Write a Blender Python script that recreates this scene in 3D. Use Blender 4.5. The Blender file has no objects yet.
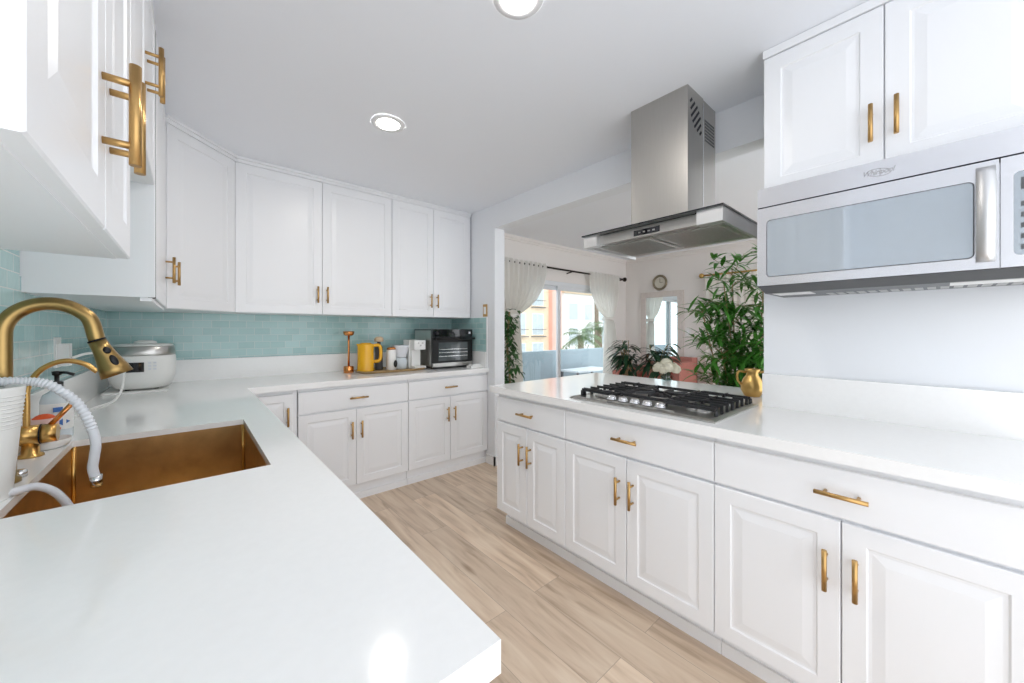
import bpy, bmesh, math, random
from mathutils import Vector, Matrix
random.seed(7)
S = bpy.context.scene
C = S.collection
PI = math.pi

# ------------------------------------------------------------------ camera, sky, exposure
FPX = 372.0
YAW = math.atan2(512 - 189, FPX)
cd = bpy.data.cameras.new('camera'); cam = bpy.data.objects.new('camera', cd); C.objects.link(cam)
cam.location = (0, 0, 1.28); cam.rotation_euler = (PI / 2, 0, -YAW)
cd.sensor_width = 36; cd.lens = FPX / 1024 * 36; cd.shift_y = -11.5 / 1024; cd.clip_start = 0.02
S.camera = cam
S.view_settings.view_transform = 'Standard'
S.view_settings.look = 'None'
S.view_settings.gamma = 1
S.view_settings.use_curve_mapping = False
S.view_settings.exposure = -0.07
S.cycles.diffuse_bounces = 10; S.cycles.max_bounces = 16; S.cycles.transparent_max_bounces = 16
w = bpy.data.worlds.new('sky'); S.world = w; w.use_nodes = True
w.node_tree.nodes['Background'].inputs[0].default_value = (0.93, 0.962, 1.0, 1)
w.node_tree.nodes['Background'].inputs[1].default_value = 2.6
LAMP = 150.0        # emission of the recessed ceiling lamps
def portal(loc, rot, sx, sy):
    l = bpy.data.lights.new('sky_portal', 'AREA'); l.shape = 'RECTANGLE'; l.size = sx; l.size_y = sy
    l.cycles.is_portal = True
    o = bpy.data.objects.new('sky_portal', l); o.location = loc; o.rotation_euler = rot; C.objects.link(o)
portal((0.85, -1.7, 1.23), (PI / 2, 0, PI), 2.5, 2.46)      # open side of the room behind the camera, facing +Y
portal((3.95, -1.7, 1.23), (PI / 2, 0, PI), 3.3, 2.46)     # open side of the dining room
portal((-.5, -1.12, 1.23), (PI / 2, 0, -PI / 2), 1.15, 2.46)   # open side left of the camera, facing +X
portal((4.3, 3.62, 1.0), (PI / 2, 0, 0), 2.0, 1.95)         # sliding door, facing -Y

# ------------------------------------------------------------------ materials
def mat(name, col, rough=0.5, metal=0.0, noise=0.0, nscale=8.0, bump=0.0, bscale=200.0, coat=0.0, stretch=None, trans=0.0, sss=0.0, emit=None, spec=None):
    m = bpy.data.materials.new(name); m.use_nodes = True
    nt = m.node_tree; b = nt.nodes['Principled BSDF']
    b.inputs['Base Color'].default_value = (*col, 1); b.inputs['Roughness'].default_value = rough
    b.inputs['Metallic'].default_value = metal; b.inputs['Coat Weight'].default_value = coat
    b.inputs['Transmission Weight'].default_value = trans
    if spec is not None: b.inputs['Specular IOR Level'].default_value = spec
    if sss: b.inputs['Subsurface Weight'].default_value = sss
    if emit: b.inputs['Emission Color'].default_value = (*emit[0], 1); b.inputs['Emission Strength'].default_value = emit[1]
    if noise or bump or stretch:
        tc = nt.nodes.new('ShaderNodeTexCoord'); mp = nt.nodes.new('ShaderNodeMapping')
        nt.links.new(tc.outputs['Object'], mp.inputs[0])
        if stretch: mp.inputs['Scale'].default_value = stretch
    if noise:
        n = nt.nodes.new('ShaderNodeTexNoise'); n.inputs['Scale'].default_value = nscale; n.inputs['Detail'].default_value = 6
        nt.links.new(mp.outputs[0], n.inputs['Vector'])
        r = nt.nodes.new('ShaderNodeMix'); r.data_type = 'RGBA'
        r.inputs[6].default_value = (*[c * (1 - noise) for c in col], 1); r.inputs[7].default_value = (*[min(1, c * (1 + noise)) for c in col], 1)
        nt.links.new(n.outputs[0], r.inputs[0]); nt.links.new(r.outputs[2], b.inputs['Base Color'])
    if bump:
        n = nt.nodes.new('ShaderNodeTexNoise'); n.inputs['Scale'].default_value = bscale; n.inputs['Detail'].default_value = 3
        nt.links.new(mp.outputs[0], n.inputs['Vector'])
        bp = nt.nodes.new('ShaderNodeBump'); bp.inputs['Strength'].default_value = bump; bp.inputs['Distance'].default_value = 0.002
        nt.links.new(n.outputs[0], bp.inputs['Height']); nt.links.new(bp.outputs[0], b.inputs['Normal'])
    return m
M = {}
M['paint'] = mat('cabinet_paint', (0.83, 0.84, 0.86), 0.3, noise=0.01, nscale=3)
M['wall'] = mat('wall_paint', (0.80, 0.82, 0.85), 0.55, bump=0.08, bscale=250)
M['dwall'] = mat('dining_wall_paint', (0.80, 0.765, 0.735), 0.6, bump=0.08, bscale=250)
M['ceil'] = mat('ceiling_paint', (0.83, 0.855, 0.90), 0.6, bump=0.1, bscale=220)
M['trim'] = mat('trim_paint', (0.84, 0.85, 0.86), 0.35, noise=0.01)
M['quartz'] = mat('white_quartz', (0.86, 0.86, 0.855), 0.1, noise=0.025, nscale=60)
M['brass'] = mat('brushed_brass', (0.62, 0.38, 0.13), 0.3, 1.0, noise=0.12, nscale=30, stretch=(1, 1, 12))
M['handle'] = mat('satin_gold_pull', (0.53, 0.33, 0.13), 0.34, 1.0, noise=0.1, nscale=60)
M['faucet'] = mat('antique_gold', (0.37, 0.245, 0.095), 0.28, 1.0, noise=0.15, nscale=25)
M['sink'] = mat('copper_gold_sink', (0.60, 0.385, 0.17), 0.34, 1.0, noise=0.35, nscale=14, bump=0.15, bscale=90)
M['steel'] = mat('brushed_steel', (0.52, 0.51, 0.49), 0.3, 1.0, noise=0.08, nscale=14, stretch=(1, 1, 40))
M['steel_h'] = mat('brushed_steel_hood', (0.47, 0.455, 0.43), 0.36, 1.0, noise=0.06, nscale=10, stretch=(30, 30, 1))
M['steel_mw'] = mat('silver_microwave', (0.78, 0.78, 0.80), 0.22, 1.0, noise=0.04, nscale=10, stretch=(1, 1, 40))
M['steel_c'] = mat('satin_steel_canopy', (0.66, 0.66, 0.66), 0.42, 1.0, noise=0.05, nscale=10)
M['chrome'] = mat('chrome', (0.72, 0.72, 0.73), 0.2, 1.0, noise=0.02)
M['iron'] = mat('cast_iron', (0.016, 0.016, 0.018), 0.42, noise=0.3, nscale=60, bump=0.2, bscale=400)
M['cap'] = mat('burner_cap', (0.02, 0.02, 0.022), 0.3, noise=0.2)
M['black'] = mat('black_plastic', (0.008, 0.008, 0.009), 0.3, noise=0.1, spec=0.3)
M['blackglass'] = mat('black_glass', (0.012, 0.013, 0.016), 0.04, noise=0.05, coat=0.5)
M['mwglass'] = mat('grey_oven_glass', (0.46, 0.51, 0.55), 0.025, 0.6, noise=0.03, coat=0.5)
M['ovglass'] = mat('dark_oven_glass', (0.08, 0.095, 0.10), 0.05, noise=0.03, coat=0.6)
M['darkgrey'] = mat('dark_grey', (0.09, 0.095, 0.1), 0.4, noise=0.1)
M['gap'] = mat('dark_gap', (0.02, 0.02, 0.025), 0.8, noise=0.1)
M['white_pl'] = mat('white_plastic', (0.80, 0.80, 0.78), 0.3, noise=0.01)
M['hose'] = mat('white_hose', (0.72, 0.74, 0.78), 0.3, noise=0.03)
M['yellow'] = mat('yellow_enamel', (0.80, 0.42, 0.015), 0.25, noise=0.03)
M['copper'] = mat('copper', (0.72, 0.30, 0.10), 0.22, 1.0, noise=0.06)
M['tray'] = mat('olive_wood', (0.34, 0.22, 0.09), 0.45, noise=0.35, nscale=14, stretch=(1, 8, 1))
M['curtain'] = mat('sheer_curtain', (0.82, 0.80, 0.75), 0.85, noise=0.03, trans=0.0)
M['rod'] = mat('dark_bronze', (0.025, 0.018, 0.014), 0.4, 0.6, noise=0.2)
M['mirror'] = mat('mirror_glass', (0.86, 0.92, 0.92), 0.01, 1.0, noise=0.01)
M['mframe'] = mat('whitewashed_frame', (0.66, 0.60, 0.56), 0.5, noise=0.12, nscale=30)
M['clock'] = mat('clock_face', (0.68, 0.64, 0.55), 0.5, noise=0.05)
M['clockrim'] = mat('clock_rim', (0.28, 0.24, 0.17), 0.35, 0.7, noise=0.1)
M['leaf'] = mat('bamboo_leaf', (0.075, 0.26, 0.035), 0.38, noise=0.55, nscale=5)
M['leaf2'] = mat('dark_leaf', (0.012, 0.055, 0.02), 0.35, noise=0.5, nscale=6)
M['leaf3'] = mat('ivy_leaf', (0.045, 0.14, 0.035), 0.4, noise=0.5, nscale=9)
M['stem'] = mat('bamboo_stem', (0.36, 0.27, 0.13), 0.5, noise=0.2)
M['gold'] = mat('polished_gold', (0.56, 0.36, 0.125), 0.28, 1.0, noise=0.1)
M['petal'] = mat('cream_petal', (0.84, 0.81, 0.68), 0.6, noise=0.06, nscale=40)
M['pink'] = mat('terracotta_velvet', (0.45, 0.175, 0.14), 0.75, noise=0.12, nscale=20)
M['walnut'] = mat('dark_walnut', (0.10, 0.045, 0.03), 0.45, noise=0.25, nscale=12)
M['pot'] = mat('glazed_pot', (0.10, 0.10, 0.11), 0.35, noise=0.1)
M['soil'] = mat('potting_soil', (0.03, 0.02, 0.014), 0.95, noise=0.4, nscale=50)
M['frame'] = mat('door_frame_white', (0.74, 0.77, 0.80), 0.35, noise=0.02)
M['peach'] = mat('peach_stucco', (0.92, 0.72, 0.52), 0.8, noise=0.05, nscale=1)
M['coral'] = mat('coral_stucco', (0.88, 0.48, 0.38), 0.8, noise=0.05, nscale=1)
M['stucco'] = mat('white_stucco', (0.94, 0.93, 0.90), 0.8, noise=0.05, nscale=1)
M['bwin'] = mat('building_window_glass', (0.58, 0.64, 0.66), 0.15, noise=0.2, nscale=2)
M['parapet'] = mat('grey_blue_stucco', (0.36, 0.43, 0.47), 0.8, noise=0.08, nscale=4)
M['concrete'] = mat('concrete', (0.35, 0.34, 0.33), 0.85, noise=0.12, nscale=5)
M['palm'] = mat('palm_frond', (0.16, 0.24, 0.10), 0.6, noise=0.3)
M['trunk'] = mat('palm_trunk', (0.22, 0.16, 0.11), 0.8, noise=0.25)
M['lens'] = mat('lamp_lens', (0.9, 0.9, 0.9), 0.4, emit=((1.0, 0.95, 0.88), LAMP), noise=0.01)
M['red'] = mat('orange_red_scrub', (0.72, 0.10, 0.02), 0.7, noise=0.3, nscale=60)
M['bottle'] = mat('pale_bottle', (0.62, 0.68, 0.72), 0.2, noise=0.03)
M['blue'] = mat('blue_print', (0.04, 0.14, 0.42), 0.4, noise=0.05)
M['tan'] = mat('tan_card', (0.62, 0.48, 0.32), 0.6, noise=0.1)
M['logo'] = mat('grey_lettering', (0.36, 0.36, 0.38), 0.4, noise=0.02)
M['filter'] = mat('mesh_filter', (0.58, 0.57, 0.55), 0.35, 1.0, noise=0.1, nscale=60)
M['mug'] = mat('clear_pink_plastic', (0.72, 0.50, 0.46), 0.2, noise=0.05)
def glass(name, tint, rough=0.0, mixf=0.88):
    m = bpy.data.materials.new(name); m.use_nodes = True; nt = m.node_tree
    for n in list(nt.nodes): nt.nodes.remove(n)
    o = nt.nodes.new('ShaderNodeOutputMaterial'); t = nt.nodes.new('ShaderNodeBsdfTransparent'); g = nt.nodes.new('ShaderNodeBsdfGlossy')
    t.inputs[0].default_value = (*tint, 1); g.inputs['Roughness'].default_value = rough
    mx = nt.nodes.new('ShaderNodeMixShader'); mx.inputs[0].default_value = 0.07
    nt.links.new(t.outputs[0], mx.inputs[1]); nt.links.new(g.outputs[0], mx.inputs[2]); nt.links.new(mx.outputs[0], o.inputs[0])
    return m
M['pane'] = glass('door_glass', (0.93, 0.97, 0.98))
M['clear'] = glass('clear_glass', (0.86, 0.90, 0.90))
def thin_cloth():
    m = bpy.data.materials.new('sheer_cloth'); m.use_nodes = True; nt = m.node_tree; b = nt.nodes['Principled BSDF']; o = nt.nodes['Material Output']
    n = nt.nodes.new('ShaderNodeTexNoise'); n.inputs['Scale'].default_value = 300
    d = nt.nodes.new('ShaderNodeBsdfTranslucent'); d.inputs[0].default_value = (0.92, 0.91, 0.87, 1)
    b.inputs['Base Color'].default_value = (0.90, 0.885, 0.85, 1); b.inputs['Roughness'].default_value = 0.9
    bp = nt.nodes.new('ShaderNodeBump'); bp.inputs['Strength'].default_value = 0.1; nt.links.new(n.outputs[0], bp.inputs['Height']); nt.links.new(bp.outputs[0], b.inputs['Normal'])
    mx = nt.nodes.new('ShaderNodeMixShader'); mx.inputs[0].default_value = 0.5
    nt.links.new(b.outputs[0], mx.inputs[1]); nt.links.new(d.outputs[0], mx.inputs[2]); nt.links.new(mx.outputs[0], o.inputs[0])
    return m
M['sheer'] = thin_cloth()
def tile_mat(name, axis):
    m = bpy.data.materials.new(name); m.use_nodes = True; nt = m.node_tree; b = nt.nodes['Principled BSDF']
    g = nt.nodes.new('ShaderNodeNewGeometry'); sx = nt.nodes.new('ShaderNodeSeparateXYZ'); cb = nt.nodes.new('ShaderNodeCombineXYZ')
    nt.links.new(g.outputs['Position'], sx.inputs[0]); nt.links.new(sx.outputs[axis], cb.inputs[0]); nt.links.new(sx.outputs[2], cb.inputs[1])
    mp = nt.nodes.new('ShaderNodeMapping'); mp.inputs['Location'].default_value = (0.03, -0.012, 0); nt.links.new(cb.outputs[0], mp.inputs[0])
    br = nt.nodes.new('ShaderNodeTexBrick'); br.offset = 0.5
    br.inputs['Scale'].default_value = 1.0; br.inputs['Brick Width'].default_value = 0.104; br.inputs['Row Height'].default_value = 0.0535
    br.inputs['Mortar Size'].default_value = 0.0017; br.inputs['Mortar Smooth'].default_value = 0.1; br.inputs['Bias'].default_value = 0
    br.inputs['Color1'].default_value = (0.33, 0.53, 0.525, 1); br.inputs['Color2'].default_value = (0.43, 0.63, 0.62, 1)
    br.inputs['Mortar'].default_value = (0.60, 0.68, 0.66, 1)
    nt.links.new(mp.outputs[0], br.inputs['Vector']); nt.links.new(br.outputs['Color'], b.inputs['Base Color'])
    b.inputs['Roughness'].default_value = 0.09
    n = nt.nodes.new('ShaderNodeTexNoise'); n.inputs['Scale'].default_value = 22; nt.links.new(g.outputs['Position'], n.inputs['Vector'])
    ad = nt.nodes.new('ShaderNodeMath'); ad.operation = 'MULTIPLY_ADD'; ad.inputs[1].default_value = -1.0
    nt.links.new(br.outputs['Fac'], ad.inputs[0]); nt.links.new(n.outputs[0], ad.inputs[2])
    bp = nt.nodes.new('ShaderNodeBump'); bp.inputs['Strength'].default_value = 0.25; bp.inputs['Distance'].default_value = 0.004
    nt.links.new(ad.outputs[0], bp.inputs['Height']); nt.links.new(bp.outputs[0], b.inputs['Normal'])
    return m
M['tile_x'] = tile_mat('glass_tile_back', 0); M['tile_y'] = tile_mat('glass_tile_side', 1)
def floor_mat():
    m = bpy.data.materials.new('oak_planks'); m.use_nodes = True; nt = m.node_tree; b = nt.nodes['Principled BSDF']
    g = nt.nodes.new('ShaderNodeNewGeometry'); sx = nt.nodes.new('ShaderNodeSeparateXYZ'); cb = nt.nodes.new('ShaderNodeCombineXYZ')
    nt.links.new(g.outputs['Position'], sx.inputs[0]); nt.links.new(sx.outputs[1], cb.inputs[0]); nt.links.new(sx.outputs[0], cb.inputs[1])
    br = nt.nodes.new('ShaderNodeTexBrick'); br.offset = 0.37; br.inputs['Scale'].default_value = 1
    br.inputs['Brick Width'].default_value = 1.3; br.inputs['Row Height'].default_value = 0.182; br.inputs['Mortar Size'].default_value = 0.0012
    br.inputs['Color1'].default_value = (0.0, 0, 0, 1); br.inputs['Color2'].default_value = (1, 1, 1, 1); br.inputs['Mortar'].default_value = (0, 0, 0, 1)
    nt.links.new(cb.outputs[0], br.inputs['Vector'])
    # shift the grain from board to board
    am = nt.nodes.new('ShaderNodeVectorMath'); am.operation = 'MULTIPLY_ADD'; am.inputs[1].default_value = (9, 5, 3)
    st = nt.nodes.new('ShaderNodeMapping'); st.inputs['Scale'].default_value = (1.0, 9.0, 1); nt.links.new(cb.outputs[0], st.inputs[0])
    nt.links.new(br.outputs['Color'], am.inputs[0]); nt.links.new(st.outputs[0], am.inputs[2])
    n = nt.nodes.new('ShaderNodeTexNoise'); n.inputs['Scale'].default_value = 2.6; n.inputs['Detail'].default_value = 9; n.inputs['Distortion'].default_value = 0.6
    nt.links.new(am.outputs[0], n.inputs['Vector'])
    cr = nt.nodes.new('ShaderNodeValToRGB'); e = cr.color_ramp.elements
    e[0].position = 0.28; e[0].color = (0.43, 0.315, 0.22, 1); e[1].position = 0.72; e[1].color = (0.74, 0.61, 0.475, 1)
    k = e.new(0.48); k.color = (0.63, 0.49, 0.365, 1)
    nt.links.new(n.outputs[0], cr.inputs[0])
    # knots
    vo = nt.nodes.new('ShaderNodeTexVoronoi'); vo.inputs['Scale'].default_value = 1.0
    vm = nt.nodes.new('ShaderNodeMapping'); vm.inputs['Scale'].default_value = (1.6, 5.5, 1); nt.links.new(cb.outputs[0], vm.inputs[0]); nt.links.new(vm.outputs[0], vo.inputs['Vector'])
    kr = nt.nodes.new('ShaderNodeValToRGB'); kr.color_ramp.elements[0].position = 0.03; kr.color_ramp.elements[0].color = (0.45, 0.36, 0.28, 1); kr.color_ramp.elements[1].position = 0.13
    nt.links.new(vo.outputs['Distance'], kr.inputs[0])
    m1 = nt.nodes.new('ShaderNodeMix'); m1.data_type = 'RGBA'; m1.blend_type = 'MULTIPLY'; m1.inputs[0].default_value = 0.6
    nt.links.new(cr.outputs[0], m1.inputs[6]); nt.links.new(kr.outputs[0], m1.inputs[7])
    hv = nt.nodes.new('ShaderNodeHueSaturation'); vr = nt.nodes.new('ShaderNodeMapRange'); vr.inputs[3].default_value = 0.88; vr.inputs[4].default_value = 1.12
    sc = nt.nodes.new('ShaderNodeSeparateColor'); nt.links.new(br.outputs['Color'], sc.inputs[0]); nt.links.new(sc.outputs[0], vr.inputs[0]); nt.links.new(vr.outputs[0], hv.inputs['Value'])
    nt.links.new(m1.outputs[2], hv.inputs['Color'])
    m2 = nt.nodes.new('ShaderNodeMix'); m2.data_type = 'RGBA'; m2.inputs[7].default_value = (0.40, 0.31, 0.235, 1)
    nt.links.new(br.outputs['Fac'], m2.inputs[0]); nt.links.new(hv.outputs[0], m2.inputs[6]); nt.links.new(m2.outputs[2], b.inputs['Base Color'])
    b.inputs['Roughness'].default_value = 0.42
    bp = nt.nodes.new('ShaderNodeBump'); bp.inputs['Strength'].default_value = 0.1; bp.inputs['Distance'].default_value = 0.001
    nt.links.new(n.outputs[0], bp.inputs['Height']); nt.links.new(bp.outputs[0], b.inputs['Normal'])
    return m
M['floor'] = floor_mat()

# ------------------------------------------------------------------ mesh helpers
I4 = Matrix.Identity(4)
def frame(o, a, c):
    """local x along a (width), y along c (outwards), z up"""
    a = Vector((*a, 0)).normalized(); c = Vector((*c, 0)).normalized()
    return Matrix(((a.x, c.x, 0, o[0]), (a.y, c.y, 0, o[1]), (0, 0, 1, o[2]), (0, 0, 0, 1)))
def box(bm, x0, x1, y0, y1, z0, z1, T=I4):
    v = [bm.verts.new(T @ Vector((x, y, z))) for x in (x0, x1) for y in (y0, y1) for z in (z0, z1)]
    for f in ((0, 1, 3, 2), (4, 6, 7, 5), (0, 4, 5, 1), (2, 3, 7, 6), (0, 2, 6, 4), (1, 5, 7, 3)): bm.faces.new([v[i] for i in f])
def ring(bm, c, u, v, r, n): return [bm.verts.new(c + u * (r * math.cos(2 * PI * i / n)) + v * (r * math.sin(2 * PI * i / n))) for i in range(n)]
def bridge(bm, A, B, smooth=True):
    n = len(A)
    for i in range(n):
        f = bm.faces.new((A[i], A[(i + 1) % n], B[(i + 1) % n], B[i])); f.smooth = smooth
def axes(d):
    d = d.normalized(); h = Vector((0, 0, 1)) if abs(d.z) < 0.95 else Vector((1, 0, 0))
    u = d.cross(h).normalized(); return u, d.cross(u).normalized()
def cyl(bm, p0, p1, r, n=16, r1=None, T=I4, smooth=True):
    p0 = T @ Vector(p0); p1 = T @ Vector(p1); u, v = axes(p1 - p0)
    A = ring(bm, p0, u, v, r, n); B = ring(bm, p1, u, v, r if r1 is None else r1, n)
    bridge(bm, A, B, smooth); bm.faces.new(A[::-1]); bm.faces.new(B)
def lathe(bm, c, prof, n=28, sq=2.0, sy=1.0, T=I4):
    """profile of (r, z); sq > 2 squares the section off"""
    rs = []
    for r, z in prof:
        row = []
        for i in range(n):
            a = 2 * PI * i / n; ca, sa = math.cos(a), math.sin(a)
            k = (abs(ca) ** sq + abs(sa) ** sq) ** (-1 / sq)
            row.append(bm.verts.new(T @ Vector((c[0] + r * k * ca, c[1] + r * k * sa * sy, c[2] + z))))
        rs.append(row)
    for a, b in zip(rs, rs[1:]): bridge(bm, a, b)
    bm.faces.new(rs[0][::-1]); bm.faces.new(rs[-1])
def spline(pts, k=8):
    P = [Vector(p) for p in pts]; P = [2 * P[0] - P[1]] + P + [2 * P[-1] - P[-2]]; out = []
    for i in range(1, len(P) - 2):
        a, b, c, d = P[i - 1:i + 3]
        for j in range(k):
            t = j / k
            out.append(0.5 * (2 * b + (c - a) * t + (2 * a - 5 * b + 4 * c - d) * t * t + (3 * b - a - 3 * c + d) * t ** 3))
    out.append(P[-2]); return out
def tube(bm, pts, r, n=12):
    pts = [Vector(p) for p in pts]; rr = r if callable(r) else (lambda t: r)
    d = (pts[1] - pts[0]).normalized(); u, v = axes(d); prev = None; first = None
    for i, p in enumerate(pts):
        dd = (pts[min(i + 1, len(pts) - 1)] - pts[max(i - 1, 0)]).normalized()
        u = (u - dd * u.dot(dd)).normalized(); v = dd.cross(u)
        R = ring(bm, p, u, v, rr(i / (len(pts) - 1)), n)
        if prev: bridge(bm, prev, R)
        else: first = R
        prev = R
    bm.faces.new(first[::-1]); bm.faces.new(prev)
def sphere(bm, c, r, sx=1, sy=1, sz=1, u=14, v=9):
    g = bmesh.ops.create_uvsphere(bm, u_segments=u, v_segments=v, radius=r)['verts']
    for q in g:
        q.co = Vector((q.co.x * sx, q.co.y * sy, q.co.z * sz)) + Vector(c)
        for f in q.link_faces: f.smooth = True
def torus(bm, c, ax, R, r, n=32, k=8):
    ax = Vector(ax).normalized(); u, v = axes(ax); rows = []
    for i in range(n):
        a = 2 * PI * i / n; d = u * math.cos(a) + v * math.sin(a)
        rows.append(ring(bm, Vector(c) + d * R, d, ax, r, k))
    for i in range(n): bridge(bm, rows[i], rows[(i + 1) % n])
def obj(name, bm, m, parent=None, bev=0.0, seg=2, kind=None):
    if bev:
        es = [e for e in bm.edges if len(e.link_faces) == 2 and e.calc_face_angle(0) > 0.6]
        bmesh.ops.bevel(bm, geom=es, offset=bev, segments=seg, affect='EDGES', clamp_overlap=True, profile=0.5)
    bmesh.ops.recalc_face_normals(bm, faces=bm.faces)
    me = bpy.data.meshes.new(name)
    xs = [q.co for q in bm.verts]
    o0 = Vector(((min(q.x for q in xs) + max(q.x for q in xs)) / 2, (min(q.y for q in xs) + max(q.y for q in xs)) / 2, min(q.z for q in xs)))
    for q in bm.verts: q.co -= o0
    bm.to_mesh(me); bm.free(); me.materials.append(m)
    o = bpy.data.objects.new(name, me); C.objects.link(o)
    if parent is not None:
        o.parent = parent; o.location = o0 - wpos(parent)
    else: o.location = o0
    if kind: o['kind'] = kind
    return o
def wpos(o):
    p = Vector(o.location)
    while o.parent is not None: o = o.parent; p += Vector(o.location)
    return p
def NB(): return bmesh.new()
def thing(name, label, cat, loc, group=None):
    o = bpy.data.objects.new(name, None); o.empty_display_size = 0.05; C.objects.link(o); o.location = loc
    o['label'] = label; o['category'] = cat
    if group: o['group'] = group
    return o
def tag(o, label, cat, group=None):
    o['label'] = label; o['category'] = cat
    if group: o['group'] = group
    return o
def bx(name, m, parent, *d, bev=0.0, T=I4, kind=None):
    b = NB(); box(b, *d, T=T); return obj(name, b, m, parent, bev=bev, kind=kind)
def slab(bm, xs, ys, keep, z0, z1):
    """flat slab on a grid of cells, closed, with holes where keep() is False"""
    vs = {}
    def V(i, j, z):
        if (i, j, z) not in vs: vs[(i, j, z)] = bm.verts.new((xs[i], ys[j], z))
        return vs[(i, j, z)]
    K = lambda i, j: 0 <= i < len(xs) - 1 and 0 <= j < len(ys) - 1 and keep((xs[i] + xs[i + 1]) / 2, (ys[j] + ys[j + 1]) / 2)
    for i in range(len(xs) - 1):
        for j in range(len(ys) - 1):
            if not K(i, j): continue
            bm.faces.new((V(i, j, z1), V(i + 1, j, z1), V(i + 1, j + 1, z1), V(i, j + 1, z1)))
            bm.faces.new((V(i, j, z0), V(i, j + 1, z0), V(i + 1, j + 1, z0), V(i + 1, j, z0)))
            for di, dj, a, b in ((-1, 0, (i, j + 1), (i, j)), (1, 0, (i + 1, j), (i + 1, j + 1)), (0, -1, (i, j), (i + 1, j)), (0, 1, (i + 1, j + 1), (i, j + 1))):
                if not K(i + di, j + dj):
                    bm.faces.new((V(*a, z0), V(*b, z0), V(*b, z1), V(*a, z1)))

# ------------------------------------------------------------------ the room
CZ = 2.465; BY = 3.52; LX = -0.41; BX = 2.18; DX = 5.63
bx('floor', M['floor'], None, LX - .1, DX + .1, -0.9, BY + .1, -0.05, 0, kind='structure')
bx('ceiling', M['ceil'], None, LX - .1, DX + .1, -1.7, BY + .1, CZ, CZ + .06, kind='structure')
bx('wall_left', M['wall'], None, LX - .1, LX, -0.55, BY + .1, 0, CZ, kind='structure')
bx('wall_back', M['wall'], None, LX, BX + .12, BY, BY + .1, 0, CZ, kind='structure')
bx('wall_stub', M['wall'], None, BX, BX + .12, 2.76, BY, 0, CZ, kind='structure')
bx('wall_header', M['wall'], None, BX, BX + .12, 0.56, 2.76, 2.245, CZ, kind='structure')
bx('wall_right', M['wall'], None, 2.10, BX + .12, -1.7, 0.56, 0, CZ, kind='structure')
bx('wall_peninsula', M['wall'], None, 2.12, 2.24, 0.562, 1.86, 0, 0.873, kind='structure')
# dining room shell with the opening of the sliding door
b = NB(); SX0, SX1, SZ = 3.15, 5.16, 1.96
box(b, BX + .12, SX0, BY, BY + .1, 0, CZ); box(b, SX1, DX + .1, BY, BY + .1, 0, CZ); box(b, SX0, SX1, BY, BY + .1, SZ, CZ)
obj('wall_dining_back', b, M['dwall'], kind='structure')
bx('wall_dining_far', M['dwall'], None, DX, DX + .1, -0.6, BY, 0, CZ, kind='structure')
b = NB()
for z0, z1, d in ((CZ - .035, CZ, .035), (CZ - .06, CZ - .035, .018)):
    box(b, BX + .12, DX, BY - d, BY, z0, z1); box(b, DX - d, DX, -.6, BY - d, z0, z1)
obj('trim_1', b, M['dwall'], kind='structure')
b = NB(); box(b, BX - .014, BX, 2.76 - .014, 2.885, 0, .085); box(b, BX - .014, BX + .134, 2.76 - .014, 2.76, 0, .085)
obj('baseboard_stub', b, M['trim'], kind='structure', bev=.004)
b = NB(); box(b, BX + .12, SX0 - .05, BY - .014, BY, 0, .09); box(b, SX1 + .05, DX, BY - .014, BY, 0, .09); box(b, DX - .014, DX, -.6, BY - .014, 0, .09)
obj('baseboard_dining', b, M['trim'], kind='structure', bev=.004)
# tiles
bx('backsplash_tiles', M['tile_x'], None, LX + .008, BX - .008, BY - .008, BY, 1.07, 1.42, kind='structure')
b = NB(); box(b, LX, LX + .008, .34, BY, 1.07, 1.45); box(b, LX, LX + .008, 1.15, 1.90, 1.45, 1.82)
obj('backsplash_tiles', b, M['tile_y'], kind='structure')
bx('backsplash_tiles', M['tile_y'], None, BX - .008, BX, 2.88, BY - .008, 1.07, 1.40, kind='structure')
b = NB(); box(b, BX - .01, BX, 2.868, 2.88, .915, 1.40); obj('trim_2', b, M['trim'], kind='structure')

# ------------------------------------------------------------------ cabinet makers
def panel_loops(bm, T, w, h, t, fr, raised):
    L = [(0, 0), (0, t - .0025), (.0025, t)]
    if raised: L += [(fr, t), (fr + .004, t - .0045), (fr + .012, t - .005), (fr + .040, t - .001), (fr + .044, t - .001)]
    prev = None
    for ins, d in L:
        q = [bm.verts.new(T @ Vector(p)) for p in ((ins, d, ins), (w - ins, d, ins), (w - ins, d, h - ins), (ins, d, h - ins))]
        if prev: bridge(bm, prev, q, False)
        else: bm.faces.new(q[::-1])
        prev = q
    bm.faces.new(prev)
def pull(bm, T, x, z, L, vert, t=.02, r=.0068, off=.034):
    h = L / 2
    d = Vector((0, 0, 1)) if vert else Vector((1, 0, 0))
    c = Vector((x, t + off, z))
    cyl(bm, c - d * h, c + d * h, r, 14, T=T)
    for s in (-1, 1):
        p = c + d * (s * h * .62); cyl(bm, (p.x, t, p.z), p, r * .72, 10, T=T)
def front(parent, name, T, x0, x1, z0, z1, hx=None, hz=None, vert=True, raised=True, L=.128, fr=.055, hr=.0068):
    g = .0015; T2 = T @ Matrix.Translation((x0 + g, 0, z0 + g))
    b = NB(); panel_loops(b, T2, x1 - x0 - 2 * g, z1 - z0 - 2 * g, .02, fr, raised)
    d = obj(name, b, M['paint'], parent)
    if hx is not None:
        b = NB(); pull(b, T, hx, hz, L, vert, r=hr); obj('handle', b, M['handle'], d)
    return d
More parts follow.
